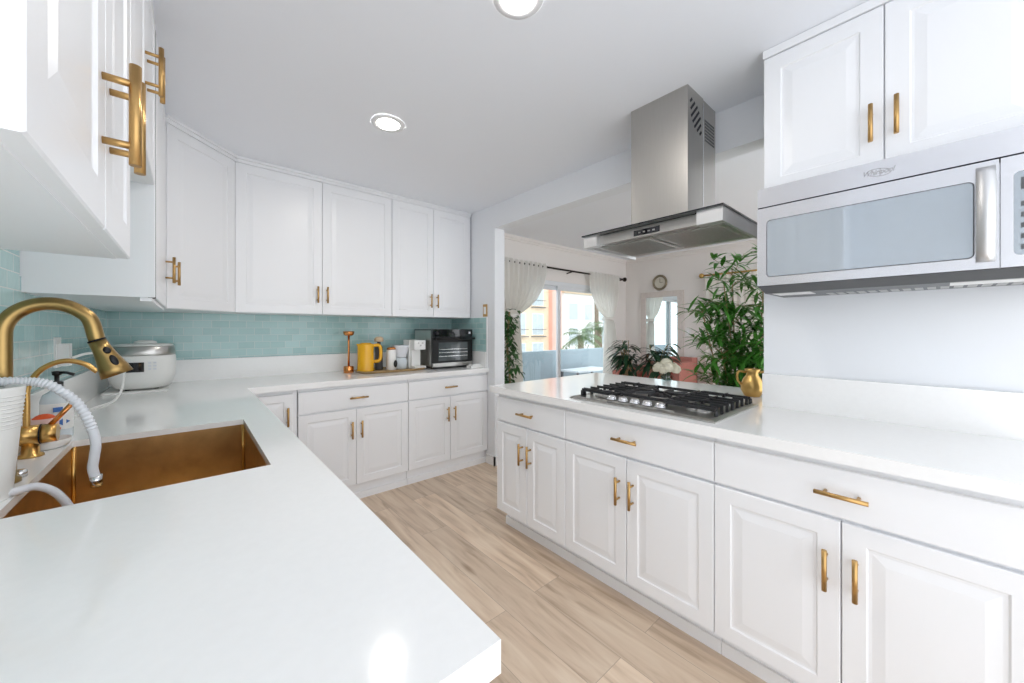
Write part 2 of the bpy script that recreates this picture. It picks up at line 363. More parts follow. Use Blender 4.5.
def base_cabinet(label, o, a, c, w, depth, fronts, recess=.067, group='white base cabinets with gold pulls', toe_x=(0, 0)):
    T = frame(o, a, c); t = thing('base_cabinet', label, 'cabinet', o, group)
    bx('carcass', M['paint'], t, 0.001, w - .001, -depth, 0, .118, .874, T=T)
    bx('toe_kick', M['paint'], t, toe_x[0] + .001, w - .001 - toe_x[1], -depth, -recess, 0, .118, T=T)
    b = NB(); box(b, toe_x[0] + .001, w - .001 - toe_x[1], -recess, -recess + .012, 0, .05, T=T); obj('shoe_strip', b, M['paint'], t, bev=.003)
    for f in fronts: front(t, *f[:1], T, *f[1:])
    return t
def drawer_doors(w, split, hL=.13, fr=.055, dl=None, ins=.035, zt=.852):
    dl = w / 2 if dl is None else dl
    return [('drawer', 0, w, .70, zt, dl, .777, False, False, hL),
            ('door', 0, split, .122, .692, split - ins, .54, True, True, .125, fr),
            ('door', split, w, .122, .692, split + ins, .54, True, True, .125, fr)]
# right run, facing -X
XR = 1.53
base_cabinet('white base cabinet at the far end of the peninsula, next to the wall opening', (XR, 1.889, 0), (0, -1), (-1, 0), .579, .57, drawer_doors(.579, .283, .13), toe_x=(.0, 0))
base_cabinet('white base cabinet under the gas cooktop with wide drawer', (XR, 1.310, 0), (0, -1), (-1, 0), .744, .57, drawer_doors(.744, .367, .125))
base_cabinet('white base cabinet below the microwave, widest on the right run', (XR, .566, 0), (0, -1), (-1, 0), .736, .565, drawer_doors(.736, .366, .125))
# back run, facing -Y
YB = 2.885
T = None
base_cabinet('narrow white corner base cabinet with one full-height door beside the sink counter', (.275, YB, 0), (1, 0), (0, -1), .283, .60, [('door', .03, .255, .122, .85, .222, .70, True, True, .125, .05)], recess=.014)
base_cabinet('white base cabinet on the back wall below the copper lamp and yellow kettle', (.560, YB, 0), (1, 0), (0, -1), .800, .60, drawer_doors(.8, .385, .132, dl=.397), recess=.014)
base_cabinet('white base cabinet on the back wall below the black toaster oven', (1.362, YB, 0), (1, 0), (0, -1), .815, .60, drawer_doors(.815, .398, .123, dl=.39), recess=.014)
# sink run, facing +X (fronts look away from the photograph)
base_cabinet('white base cabinet below the end of the sink counter nearest the camera', (.215, .40, 0), (0, 1), (1, 0), .70, .60, drawer_doors(.70, .35))
base_cabinet('white sink base cabinet under the copper sink', (.215, 1.101, 0), (0, 1), (1, 0), .86, .036, [('door', 0, .43, .122, .85, .39, .60, True), ('door', .43, .86, .122, .85, .47, .60, True)])

# uppers
def upper(label, o, a, c, w, h, depth, fronts, group='white wall cabinets with gold pulls', extra=None):
    T = frame(o, a, c); t = thing('wall_cabinet', label, 'cabinet', o, group)
    bx('carcass', M['paint'], t, .001, w - .001, -depth, 0, 0, h, T=T)
    for f in fronts: front(t, f[0], T, *f[1:])
    return t
UZ = 1.40; DT = 2.425
def crown(parent, T, w, h, e0=0, e1=0):
    b = NB(); box(b, -e0, w + e1, 0, .024, h - .04, h - .018, T=T); box(b, -e0, w + e1, 0, .036, h - .018, h - .001, T=T); obj('crown_moulding', b, M['paint'], parent, bev=.003)
hu = CZ - UZ
for lab, x0, x1, sp in (('white wall cabinet left of centre on the back wall, larger of the pair', .235, 1.338, .545), ('white wall cabinet on the back wall above the toaster oven', 1.34, 2.165, .405)):
    wd = x1 - x0
    t = upper(lab, (x0, 3.16, UZ), (1, 0), (0, -1), wd, hu - .001, .355,
              [('door', 0, sp, 0, 1.025, sp - .036, .15, True, True, .125, .06), ('door', sp, wd, 0, 1.025, sp + .032, .15, True, True, .125, .06)])
    crown(t, frame((x0, 3.16, UZ), (1, 0), (0, -1)), wd, hu)
# left wall, facing +X
XL = -.115
t = upper('white wall cabinet at the upper left corner, hanging nearest the camera', (XL, .46, 1.43), (0, 1), (1, 0), .68, CZ - 1.431, .293,
      [('door', 0, .365, 0, 1.0, .335, .172, True, True, .15, .06, .0072), ('door', .365, .68, 0, 1.0, .405, .182, True, True, .15, .06, .0072)])
t = upper('short white wall cabinet above the sink, between two taller ones', (XL, 1.142, 1.815), (0, 1), (1, 0), .768, CZ - 1.816, .293,
      [('door', 0, .384, 0, .62, .35, .217, True, True, .14, .055, .0062), ('door', .384, .768, 0, .62, .42, .230, True, True, .14, .055, .0062)])
t = upper('tall white wall cabinet past the sink, side panel facing the camera', (XL, 1.912, UZ), (0, 1), (1, 0), .885, hu - .001, .293,
      [('face_frame', 0, .022, 0, 1.025, None, None, True, False), ('door', .07, .885, .0, 1.025, .82, .205, True, True, .14, .06)])
b = NB(); Tg = frame((XL, 1.912, UZ), (0, 1), (1, 0)); box(b, .023, .068, .0, .019, .0, 1.02, T=Tg); obj('gap_shade_strip', b, M['gap'], t)  # solid near-black strip, painted in as the shade of an open gap
b = NB(); Tg = frame((XL, 1.912, UZ), (0, 1), (1, 0)); box(b, .0, .88, -.02, .012, -.014, -.001, T=Tg); obj('light_rail', b, M['paint'], t)
# diagonal corner cabinet
b = NB(); pts = [(LX + .001, 2.80), (XL, 2.80), (.232, 3.16), (.232, BY - .009), (LX + .009, BY - .009)]; pts[0] = (LX + .009, 2.80)
lo = [b.verts.new((x, y, UZ)) for x, y in pts]; hi = [b.verts.new((x, y, CZ - .001)) for x, y in pts]
bridge(b, lo, hi, False); b.faces.new(lo[::-1]); b.faces.new(hi)
t = thing('wall_cabinet', 'diagonal white wall cabinet across the corner above the rice cooker', 'cabinet', (-.1, 3.2, UZ), 'white wall cabinets with gold pulls')
obj('carcass', b, M['paint'], t)
a = Vector((.232 - XL, 3.16 - 2.80)); Td = frame((XL, 2.80, UZ), a, (a.y, -a.x))
front(t, 'door', Td, .012, a.length - .012, 0, 1.025, .05, .195, True, True, .13, .06)
crown(t, Td, a.length, hu)
# over the microwave, facing -X
t = upper('white wall cabinet above the microwave on the right wall', (1.867, .495, 1.853), (0, -1), (-1, 0), .735, CZ - 1.854, .228,
      [('door', 0, .365, 0, .575, .333, .157, True, True, .132, .06), ('door', .365, .735, 0, .575, .397, .162, True, True, .132, .06)])
b = NB(); T = frame((1.867, .495, 1.853), (0, -1), (-1, 0)); box(b, 0, .735, 0, .024, .577, .61, T=T); obj('crown_moulding', b, M['paint'], t, bev=.003)

# ------------------------------------------------------------------ worktops
CT, CB = .915, .875
b = NB(); SY0, SY1, SXa, SXb = 1.19, 1.87, -.288, .168
slab(b, [LX + .001, SXa, SXb, .278, 2.178], [.34, SY0, SY1, 2.848, BY - .001],
     lambda x, y: (x < .278 or y > 2.848) and not (SXa < x < SXb and SY0 < y < SY1), CT - .02, CT)
box(b, .255, .278, .34, 2.868, CB, CT - .0195); box(b, LX + .001, .255, .34, .363, CB, CT - .0195); box(b, .255, 2.178, 2.848, 2.871, CB, CT - .0195)
wt = tag(obj('worktop', b, M['quartz'], None, bev=.003), 'white quartz worktop around the copper sink and along the back wall', 'countertop')
b = NB(); box(b, LX + .001, LX + .02, .34, BY - .021, CT, 1.069); obj('upstand', b, M['quartz'], wt)
b = NB(); box(b, LX + .021, 2.160, BY - .021, BY - .001, CT, 1.069); obj('upstand', b, M['quartz'], wt)
b = NB(); box(b, 2.160, 2.179, 2.882, BY - .001, CT, 1.069); obj('upstand', b, M['quartz'], wt)
b = NB(); slab(b, [1.488, 2.099, 2.645], [-.19, .562, 1.935], lambda x, y: x < 2.099 or y > .562, CB, CT)
wr = tag(obj('worktop', b, M['quartz'], None, bev=.003), 'white quartz worktop of the peninsula carrying the gas cooktop', 'countertop')
bx('upstand', M['quartz'], wr, 2.079, 2.099, -.19, .561, CT, 1.071)

# ------------------------------------------------------------------ sink and taps
t = thing('sink', 'rectangular copper gold undermount sink set in the white worktop', 'sink', (-.05, 1.53, .66))
b = NB(); x0, x1, y0, y1, zb, zt, th = SXa - .003, SXb + .003, SY0 - .003, SY1 + .003, .665, .8945, .004
box(b, x0, x1, y0, y1, zb - th, zb); box(b, x0 - th, x0, y0 - th, y1 + th, zb - th, zt); box(b, x1, x1 + th, y0 - th, y1 + th, zb - th, zt)
box(b, x0, x1, y0 - th, y0, zb - th, zt); box(b, x0, x1, y1, y1 + th, zb - th, zt)
obj('basin', b, M['sink'], t)
for x, y, sx, sy in ((x0, y0, 1, 1), (x0, y1, 1, -1), (x1, y0, -1, 1), (x1, y1, -1, -1)):
    b = NB(); cyl(b, (x + sx * .004, y + sy * .004, zb), (x + sx * .004, y + sy * .004, zt), .0055, 10); obj('corner_seam', b, M['brass'], t)
b = NB(); lathe(b, (-.06, 1.53, zb), [(.045, .0), (.045, .004), (.03, .006), (.012, .003)]); obj('drain', b, M['brass'], t)

t = thing('faucet', 'tall gold pull-down faucet arching over the sink', 'faucet', (-.335, 1.46, CT))
b = NB(); lathe(b, (-.335, 1.46, CT), [(.029, 0), (.029, .008), (.022, .014), (.0205, .10), (.0165, .115)]); obj('base', b, M['faucet'], t)
arc = [(-.335, 1.46, 1.0), (-.335, 1.46, 1.18), (-.335, 1.46, 1.25)]
cx, cz, rr = -.261, 1.270, .074
arc += [(cx - rr * math.cos(q), 1.46, cz + rr * 1.03 * math.sin(q)) for q in [math.radians(v) for v in (12, 35, 60, 85, 110, 135, 155)]]
arc += [(-.183, 1.46, 1.250)]
b = NB(); tube(b, spline(arc, 6), .0162, 18); obj('spout', b, M['faucet'], t)
h0, h1 = Vector((-.184, 1.46, 1.253)), Vector((-.146, 1.46, 1.160)); d = (h1 - h0)
b = NB(); tube(b, [h0 + d * q for q in (0, .25, .5, .8, 1)], lambda q: (.0175, .019, .023, .030, .033)[round(q * 4)], 20); hd = obj('spray_head', b, M['faucet'], t)
b = NB(); cyl(b, h0 - d * .02, h0 + d * .02, .0182, 20); obj('joint_ring', b, M['black'], hd)
side = Vector((.45, -.86, 0)); nrm = (side - d * (side.dot(d) / d.length_squared)).normalized()
for q, s, rad in ((.32, .010, .021), (.62, .016, .0265)):
    b = NB(); p = h0 + d * q + nrm * rad
    sphere(b, (0, 0, 0), .0085, sx=.9, sy=.55, sz=s / .0085)
    R = Matrix((d.normalized().cross(nrm), nrm, -d.normalized())).transposed()
    for v in b.verts: v.co = R @ v.co + p
    obj('spray_button', b, M['black'], hd)
b = NB(); cyl(b, (-.335, 1.475, .98), (-.335, 1.515, .98), .016, 16); sphere(b, (-.335, 1.515, .98), .0155); cyl(b, (-.335, 1.51, .985), (-.35, 1.53, 1.06), .005, 10); obj('lever', b, M['faucet'], t)

t = thing('filter_faucet', 'small gold side tap with thin gooseneck and lever behind the sink', 'faucet', (-.345, 1.72, CT))
b = NB(); lathe(b, (-.345, 1.72, CT), [(.026, 0), (.026, .005), (.018, .010), (.016, .045)]); obj('base', b, M['brass'], t)
b = NB(); cyl(b, (-.392, 1.72, .977), (-.327, 1.72, .977), .028, 22); cyl(b, (-.324, 1.72, .977), (-.294, 1.72, .977), .028, 22, r1=.025); obj('valve_body', b, M['brass'], t)
b = NB(); torus(b, (-.3255, 1.72, .977), (1, 0, 0), .0272, .0018); obj('seal_ring', b, M['black'], t)
b = NB(); cyl(b, (-.311, 1.72, .997), (-.262, 1.725, 1.065), .0065, 12); obj('lever', b, M['copper'], t)
b = NB(); tube(b, spline([(-.352, 1.72, .99), (-.352, 1.72, 1.06), (-.35, 1.72, 1.115), (-.325, 1.72, 1.165), (-.285, 1.72, 1.187), (-.245, 1.72, 1.178), (-.215, 1.72, 1.15)], 8), .0072, 12); obj('gooseneck', b, M['brass'], t)

# white canister with drain hose at the left edge
t = thing('water_canister', 'tapered white plastic canister standing by the left end of the sink', 'canister', (-.340, 1.33, CT))
b = NB(); lathe(b, (-.340, 1.33, CT), [(.046, 0), (.048, .004), (.054, .08), (.060, .17), (.066, .235), (.0665, .242), (.062, .242), (.055, .12)], 36); obj('body', b, M['white_pl'], t)
b = NB()
for k in range(9): torus(b, (-.340, 1.33, CT + .155 + k * .0085), (0, 0, 1), .0592 + .0008 * k, .0011, 36, 6)
obj('ribbed_band', b, M['white_pl'], t)
hp = spline([(-.345, 1.345, 1.152), (-.33, 1.375, 1.163), (-.29, 1.40, 1.160), (-.252, 1.40, 1.148), (-.212, 1.40, 1.104), (-.188, 1.40, 1.045), (-.178, 1.40, .99), (-.183, 1.40, .935), (-.178, 1.40, .905)], 14)
t = thing('drain_hose', 'white corrugated hose curving from the canister down into the sink', 'hose', (-.178, 1.40, .895))
n = len(hp); hose_r = lambda q: .0098 + (.0011 * math.sin(q * 330) if .15 < q < .66 else 0)
fine = spline(hp[::7], 28)
b = NB(); tube(b, fine, hose_r, 14); obj('hose', b, M['hose'], t)
b = NB(); cyl(b, (-.178, 1.40, .912), (-.176, 1.40, .885), .0118, 16, r1=.0105); obj('end_fitting', b, M['chrome'], t)
b = NB(); tube(b, spline([(-.33, 1.30, .93), (-.29, 1.33, .926), (-.265, 1.36, .921), (-.238, 1.372, .895), (-.215, 1.375, .845), (-.20, 1.37, .78)], 10), .0085, 12)
tag(obj('outlet_tube', b, M['hose'], None), 'plain white tube bending over the sink rim at the lower left', 'hose')

# soap, sponge tray, cup
t = thing('soap_bottle', 'pump bottle with black pump and blue printed label behind the sink', 'bottle', (-.335, 1.945, CT))
b = NB(); lathe(b, (-.335, 1.945, CT), [(.033, 0), (.036, .006), (.036, .13), (.030, .15), (.014, .163), (.013, .172)], 26, sq=2.6); obj('body', b, M['bottle'], t)
b = NB(); lathe(b, (-.335, 1.945, CT), [(.0364, .035), (.0366, .037), (.0366, .12), (.0364, .122)], 26, sq=2.6); lb = obj('label', b, M['white_pl'], t)
b = NB(); T = frame((-.335, 1.945, CT), (.86, .5), (.5, -.86))
box(b, -.022, .012, .0355, .0385, .095, .11, T=T); obj('print', b, M['blue'], lb)
b = NB(); lo = [b.verts.new(T @ Vector(p)) for p in ((-.016, .0355, .06), (.0, .0355, .072), (.016, .0355, .06), (.0, .0355, .048))]; hi = [b.verts.new(T @ Vector(p)) for p in ((-.016, .0385, .06), (.0, .0385, .072), (.016, .0385, .06), (.0, .0385, .048))]; bridge(b, lo, hi, False); b.faces.new(lo); b.faces.new(hi); obj('print', b, M['blue'], lb)
b = NB(); lathe(b, (-.335, 1.945, CT + .172), [(.015, 0), (.015, .018), (.006, .022), (.006, .04), (.011, .042), (.012, .054), (.004, .056)], 18); tube(b, [(-.335, 1.945, CT + .222), (-.31, 1.925, CT + .222), (-.293, 1.922, CT + .214)], .0045, 10); obj('pump', b, M['black'], t)
t = thing('soap_dish', 'shallow white round dish under the orange scrubber cup', 'dish', (-.338, 1.815, CT))
b = NB(); lathe(b, (-.338, 1.815, CT), [(.040, 0), (.052, .006), (.058, .026), (.055, .026), (.048, .010), (.02, .008)], 28); obj('dish', b, M['white_pl'], t)
t = thing('scrubber_cup', 'small pinkish cup holding an orange scrubber in the white dish', 'cup', (-.338, 1.815, CT + .0085))
b = NB(); lathe(b, (-.338, 1.815, CT + .0085), [(.024, 0), (.028, .004), (.031, .085), (.029, .085), (.026, .006)], 22); obj('cup', b, M['mug'], t)
b = NB(); torus(b, (-.338, 1.815, CT + .055), (0, 0, 1), .0298, .004, 24, 8); obj('orange_band', b, M['red'], t)
b = NB(); sphere(b, (-.338, 1.815, CT + .085), .026, sz=.8); obj('scrubber', b, M['red'], t)
# air gap cap on the sink ledge
b = NB(); lathe(b, (-.318, 1.50, CT), [(.013, 0), (.013, .014), (.008, .018)], 16); tag(obj('air_gap_cap', b, M['chrome'], None), 'tiny metal cap on the sink ledge near the canister', 'cap')

# outlet with charger and cord
t = thing('wall_outlet', 'white outlet with a plugged in charger on the tiled wall left of the rice cooker', 'outlet', (LX + .008, 2.33, 1.19))
bx('cover_plate', M['white_pl'], t, LX + .008, LX + .014, 2.285, 2.365, 1.13, 1.25, bev=.002)
bx('charger', M['white_pl'], t, LX + .0135, LX + .045, 2.30, 2.355, 1.135, 1.225, bev=.005)
b = NB(); tube(b, spline([(LX + .046, 2.33, 1.165), (-.33, 2.45, 1.178), (-.285, 2.62, 1.16), (-.262, 2.78, 1.08), (-.262, 2.80, .985), (-.285, 2.72, .925), (-.33, 2.56, .920), (-.36, 2.35, .920)], 10), .0055, 10)
tag(obj('power_cord', b, M['white_pl'], None), 'white cord looping from the charger down onto the worktop', 'cord')
t = thing('light_switch', 'small gold framed switch plate on the wall beside the back cabinets', 'switch', (BX, 2.905, 1.42))
bx('cover_plate', M['handle'], t, BX - .006, BX, 2.872, 2.938, 1.41, 1.53, bev=.002)
bx('rocker', M['white_pl'], t, BX - .010, BX - .0055, 2.888, 2.922, 1.435, 1.505, bev=.002)

# ------------------------------------------------------------------ rice cooker
t = thing('rice_cooker', 'round white rice cooker with steel lid band and dark display', 'rice cooker', (-.215, 3.17, CT))
c = (-.210, 3.17, CT + .018); q9 = .94
b = NB(); lathe(b, c, [(r * q9, z) for r, z in [(.10, 0), (.128, .008), (.150, .05), (.160, .10), (.160, .15), (.157, .19), (.153, .197)]], 44, sq=2.5); body = obj('body', b, M['white_pl'], t)
b = NB(); lathe(b, (c[0], c[1], c[2] + .1975), [(r * q9, z) for r, z in [(.1545, 0), (.156, .004), (.152, .050), (.146, .055)]], 44, sq=2.5); obj('steel_band', b, M['steel'], t)
b = NB(); lathe(b, (c[0], c[1], c[2] + .2525), [(r * q9, z) for r, z in [(.147, 0), (.144, .006), (.10, .012), (.04, .013)]], 44, sq=2.5); obj('lid', b, M['white_pl'], t)
b = NB(); lathe(b, (c[0] + .01, c[1], c[2] + .265), [(.052, 0), (.05, .012), (.03, .02)], 26, sy=.7); obj('steam_cap', b, M['white_pl'], t)
T = frame((c[0], c[1], c[2]), (1, 0), (0, -1))
b = NB(); box(b, -.058, .014, .140, .1550, .105, .160, T=T); obj('display', b, M['blackglass'], body, bev=.004)
b = NB()
for i in range(2):
    for j in range(3): box(b, .03 + .022 * i, .044 + .022 * i, .145, .1525, .115 + .018 * j, .125 + .018 * j, T=T)
obj('button', b, M['hose'], body)
b = NB()
for q in range(4): a = PI / 4 + q * PI / 2; cyl(b, (c[0] + .085 * math.cos(a), c[1] + .085 * math.sin(a), CT + .0125), (c[0] + .085 * math.cos(a), c[1] + .085 * math.sin(a), CT + .019), .012, 12)
obj('foot', b, M['black'], t)
b = NB(); box(b, -.36, -.10, 3.02, 3.33, CT, CT + .0045); box(b, -.365, -.095, 3.015, 3.335, CT + .0045, CT + .012)
tag(obj('serving_tray', b, M['white_pl'], None, bev=.0015), 'thin flat white tray under the rice cooker', 'tray')

# ------------------------------------------------------------------ back counter
t = thing('table_lamp', 'slim copper cordless lamp on the back worktop left of the yellow kettle', 'lamp', (1.035, 3.33, CT))
lx, ly = 1.035, 3.33
b = NB(); lathe(b, (lx, ly, CT), [(.039, 0), (.041, .003), (.041, .052), (.038, .055), (.012, .057)], 28); obj('base', b, M['copper'], t)
b = NB(); cyl(b, (lx, ly, CT + .0565), (lx, ly, CT + .325), .0085, 14); obj('stem', b, M['copper'], t)
b = NB(); lathe(b, (lx, ly, CT + .316), [(.026, 0), (.042, .012), (.046, .036), (.042, .038), (.01, .039)], 28); obj('lamp_head', b, M['copper'], t)
b = NB(); lathe(b, (1.375, 3.235, CT), [(.285, 0), (.30, .008), (.305, .020), (.298, .020), (.29, .010)], 44, sq=3.5, sy=.52)
tag(obj('wooden_tray', b, M['tray'], None), 'olive wood tray carrying the kettle and coffee gear', 'tray')
TZ = CT + .0105
t = thing('kettle', 'bright yellow electric kettle with loop handle on the wooden tray', 'kettle', (1.15, 3.20, TZ))
kx, ky = 1.150, 3.25
b = NB(); lathe(b, (kx, ky, TZ), [(.066, 0), (.069, .004), (.069, .012), (.067, .018), (.066, .225), (.064, .233), (.05, .237), (.02, .238)], 34)
sp = [b.verts.new(p) for p in ((kx - .058, ky - .02, TZ + .20), (kx - .058, ky + .02, TZ + .20), (kx - .058, ky + .016, TZ + .236), (kx - .058, ky - .016, TZ + .236), (kx - .078, ky, TZ + .236))]
for f in ((0, 1, 4), (1, 2, 4), (2, 3, 4), (3, 0, 4), (0, 3, 2, 1)): b.faces.new([sp[i] for i in f])
obj('body', b, M['yellow'], t)
b = NB(); hpts = spline([(kx + .058, ky - .01, TZ + .218), (kx + .10, ky - .015, TZ + .222), (kx + .122, ky - .018, TZ + .20), (kx + .124, ky - .018, TZ + .12), (kx + .108, ky - .015, TZ + .085), (kx + .058, ky - .01, TZ + .08)], 8)
tube(b, hpts, .0145, 12); obj('handle', b, M['yellow'], t)
b = NB(); lathe(b, (kx, ky, TZ + .233), [(.045, .0055), (.045, .009), (.03, .011), (.01, .012)], 22); obj('lid', b, M['yellow'], t)
t = thing('pepper_mill', 'dark bottle with pale cap half hidden behind the yellow kettle', 'bottle', (1.285, 3.30, TZ))
b = NB(); lathe(b, (1.285, 3.30, TZ), [(.03, 0), (.034, .005), (.034, .20), (.016, .225), (.016, .25)], 20); obj('body', b, M['darkgrey'], t)
b = NB(); lathe(b, (1.285, 3.30, TZ + .25), [(.036, 0), (.040, .01), (.038, .032), (.02, .045)], 20); obj('cap', b, M['tan'], t)
t = thing('coffee_grinder', 'small white coffee grinder with black oval button beside the kettle', 'coffee grinder', (1.365, 3.22, TZ))
b = NB(); lathe(b, (1.365, 3.22, TZ), [(.040, 0), (.042, .004), (.038, .17), (.036, .18)], 28, sq=3); gb = obj('body', b, M['white_pl'], t)
b = NB(); lathe(b, (1.365, 3.22, TZ + .1805), [(.037, 0), (.036, .012), (.025, .022)], 28, sq=3); obj('lid', b, M['copper'], t)
b = NB(); sphere(b, (1.385, 3.172, TZ + .055), .017, sx=1, sy=.35, sz=1.9); obj('button', b, M['black'], gb)
t = thing('pour_over_dripper', 'pale funnel dripper standing on a glass carafe between two coffee machines', 'coffee maker', (1.468, 3.25, TZ))
b = NB(); lathe(b, (1.468, 3.25, TZ), [(.052, 0), (.056, .005), (.056, .09), (.045, .105)], 28); obj('carafe', b, M['bottle'], t)
b = NB(); lathe(b, (1.468, 3.25, TZ + .1055), [(.052, 0), (.050, .012), (.052, .02), (.074, .098), (.076, .108), (.070, .108), (.04, .03)], 30); obj('funnel', b, M['hose'], t)
t = thing('coffee_machine', 'white single cup coffee machine beside the black toaster oven', 'coffee maker', (1.595, 3.2, TZ))
cx0, cx1 = 1.535, 1.655
b = NB(); box(b, cx0, cx1 - .02, 3.22, 3.34, TZ, TZ + .262); obj('tower', b, M['white_pl'], t, bev=.01)
b = NB(); box(b, cx0 + .01, cx1 + .0, 3.13, 3.24, TZ + .175, TZ + .260); hd = obj('brew_head', b, M['white_pl'], t, bev=.01)
b = NB()
for px, pz in ((1.585, .235), (1.625, .235), (1.605, .212)): cyl(b, (px, 3.129, TZ + pz), (px, 3.1245, TZ + pz), .008, 14)
obj('button', b, M['steel'], hd)
b = NB(); box(b, cx0 + .01, cx1, 3.12, 3.23, TZ + .001, TZ + .025); obj('drip_tray', b, M['white_pl'], t, bev=.004)
b = NB(); box(b, cx0 + .012, cx1 - .022, 3.19, 3.225, TZ + .0255, TZ + .1745); obj('front_panel', b, M['white_pl'], t, bev=.006)

# toaster oven
t = thing('toaster_oven', 'black and steel toaster oven in the right corner of the back worktop', 'toaster oven', (1.905, 3.2, CT))
ox0, ox1, oy0, oy1, oz0, oz1 = 1.690, 2.135, 3.06, 3.42, CT + .015, 1.288
bx('housing', M['darkgrey'], t, ox0, ox1, oy0 + .02, oy1, oz0, oz1, bev=.006)
bx('side_panel', M['steel'], t, ox0 - .003, ox0, oy0 + .03, oy1 - .01, oz0 + .01, oz1 - .012)
bx('control_panel', M['blackglass'], t, ox0, ox1, oy0 + .002, oy0 + .0195, oz1 - .072, oz1 - .002, bev=.003)
b = NB(); box(b, ox0, ox1, oy0, oy0 + .0195, oz0 + .045, oz1 - .075); dr = obj('door', b, M['black'], t, bev=.003)
b = NB(); box(b, ox0 + .062, ox1 - .06, oy0 - .002, oy0, oz0 + .06, oz1 - .125); win = obj('window', b, M['ovglass'], dr)
b = NB()
for z in (.10, .135, .165): box(b, ox0 + .066, ox1 - .064, oy0 - .004, oy0 - .002, oz0 + z, oz0 + z + .006)
obj('rack', b, M['chrome'], dr)
b = NB(); cyl(b, (ox0 + .02, oy0 - .035, oz1 - .09), (ox1 - .0, oy0 - .035, oz1 - .09), .011, 14)
for x in (ox0 + .05, ox1 - .04): cyl(b, (x, oy0 - .035, oz1 - .09), (x, oy0, oz1 - .09), .008, 10)
obj('handle', b, M['black'], dr)
bx('lower_trim', M['steel'], t, ox0 + .004, ox1 - .004, oy0 - .002, oy0 + .019, oz0 + .006, oz0 + .040, bev=.002)
for kx2 in (ox0 + .045, ox1 - .045):
    b = NB(); cyl(b, (kx2, oy0 + .002, oz1 - .037), (kx2, oy0 - .014, oz1 - .037), .016, 20); obj('knob', b, M['black'], t)
b = NB(); box(b, ox1 - .055, ox1 - .035, oy0 - .0155, oy0 - .0142, oz1 - .045, oz1 - .025); obj('knob_mark', b, M['hose'], t)
b = NB()
for x in (ox0 + .03, ox1 - .03):
    for y in (oy0 + .05, oy1 - .05): cyl(b, (x, y, CT), (x, y, oz0 + .003), .014, 12)
obj('foot', b, M['black'], t)
b = NB(); box(b, 2.03, 2.165, 2.93, 3.01, CT, CT + .022); box(b, 2.05, 2.15, 2.935, 3.0, CT + .022, CT + .035)
tag(obj('napkin_packet', b, M['white_pl'], None, bev=.005), 'white packet lying on the worktop in front of the toaster oven', 'packet')

# ------------------------------------------------------------------ cooktop
t = thing('gas_cooktop', 'stainless five burner gas cooktop set into the peninsula worktop', 'cooktop', (1.80, .942, CT))
gx0, gx1, gy0, gy1 = 1.545, 2.062, .575, 1.308
b = NB(); v0 = [b.verts.new(p) for p in ((gx0, gy0, CT + .0005), (gx1, gy0, CT + .0005), (gx1, gy1, CT + .0005), (gx0, gy1, CT + .0005))]
v1 = [b.verts.new(p) for p in ((gx0, gy0, CT + .006), (gx1, gy0, CT + .006), (gx1, gy1, CT + .006), (gx0, gy1, CT + .006))]
v2 = [b.verts.new(p) for p in ((gx0 + .018, gy0 + .018, CT + .013), (gx1 - .018, gy0 + .018, CT + .013), (gx1 - .018, gy1 - .018, CT + .013), (gx0 + .018, gy1 - .018, CT + .013))]
v3 = [b.verts.new(p) for p in ((gx0 + .03, gy0 + .03, CT + .009), (gx1 - .03, gy0 + .03, CT + .009), (gx1 - .03, gy1 - .03, CT + .009), (gx0 + .03, gy1 - .03, CT + .009))]
for A, B in ((v0, v1), (v1, v2), (v2, v3)): bridge(b, A, B, False)
b.faces.new(v0[::-1]); b.faces.new(v3); obj('plate', b, M['steel'], t)
# curved control panel
b = NB(); cp = []
for k in range(21):
    q = -1 + k / 10; s = max(0, 1 - abs(q) ** 4)
    cp.append((gx0 + .022 + .085 * s, .945 + q * .20))
cp = [(gx0 + .02, .745)] + cp[1:-1] + [(gx0 + .02, 1.145)]
lo = [b.verts.new((x, y, CT + .009)) for x, y in cp]; hi = [b.verts.new((x, y, CT + .019)) for x, y in cp]
bridge(b, lo, hi, False); b.faces.new(lo[::-1]); b.faces.new(hi); obj('control_panel', b, M['steel'], t, bev=.003)
for ky in (1.07, 1.006, .943, .88, .818):
    b = NB(); lathe(b, (1.585, ky, CT + .0185), [(.0255, 0), (.0255, .006), (.022, .008), (.021, .016), (.018, .021), (.010, .0235), (.003, .024)], 24); kn = obj('knob', b, M['chrome'], t)
    b = NB(); torus(b, (1.585, ky, CT + .0215), (0, 0, 1), .0242, .0022, 24, 6); obj('knob_ring', b, M['black'], kn)
for bx_, by_, r in ((1.70, 1.185, .040), (1.945, 1.185, .033), (1.84, .943, .052), (1.70, .70, .033), (1.945, .70, .042)):
    b = NB(); lathe(b, (bx_, by_, CT + .009), [(r + .018, 0), (r + .016, .006), (r, .008), (r, .016)], 26); bn = obj('burner', b, M['steel'], t)
    b = NB(); lathe(b, (bx_, by_, CT + .025), [(r * .96, 0), (r, .003), (r * .97, .010), (r * .4, .012)], 26); obj('burner_cap', b, M['cap'], bn)
def bar(bm, p, q, wd=.011, h=.014):
    p = Vector(p); q = Vector(q); d = (q - p).normalized(); s = Vector((-d.y, d.x, 0)) * (wd / 2)
    vs = [bm.verts.new(x + sg * s * k + Vector((0, 0, z))) for x in (p, q) for sg, k, z in ((1, 1, 0), (-1, 1, 0), (-1, .6, h), (1, .6, h))]
    for f in ((0, 1, 2, 3), (7, 6, 5, 4), (0, 4, 5, 1), (1, 5, 6, 2), (2, 6, 7, 3), (3, 7, 4, 0)): bm.faces.new([vs[i] for i in f])
GZ = CT + .036
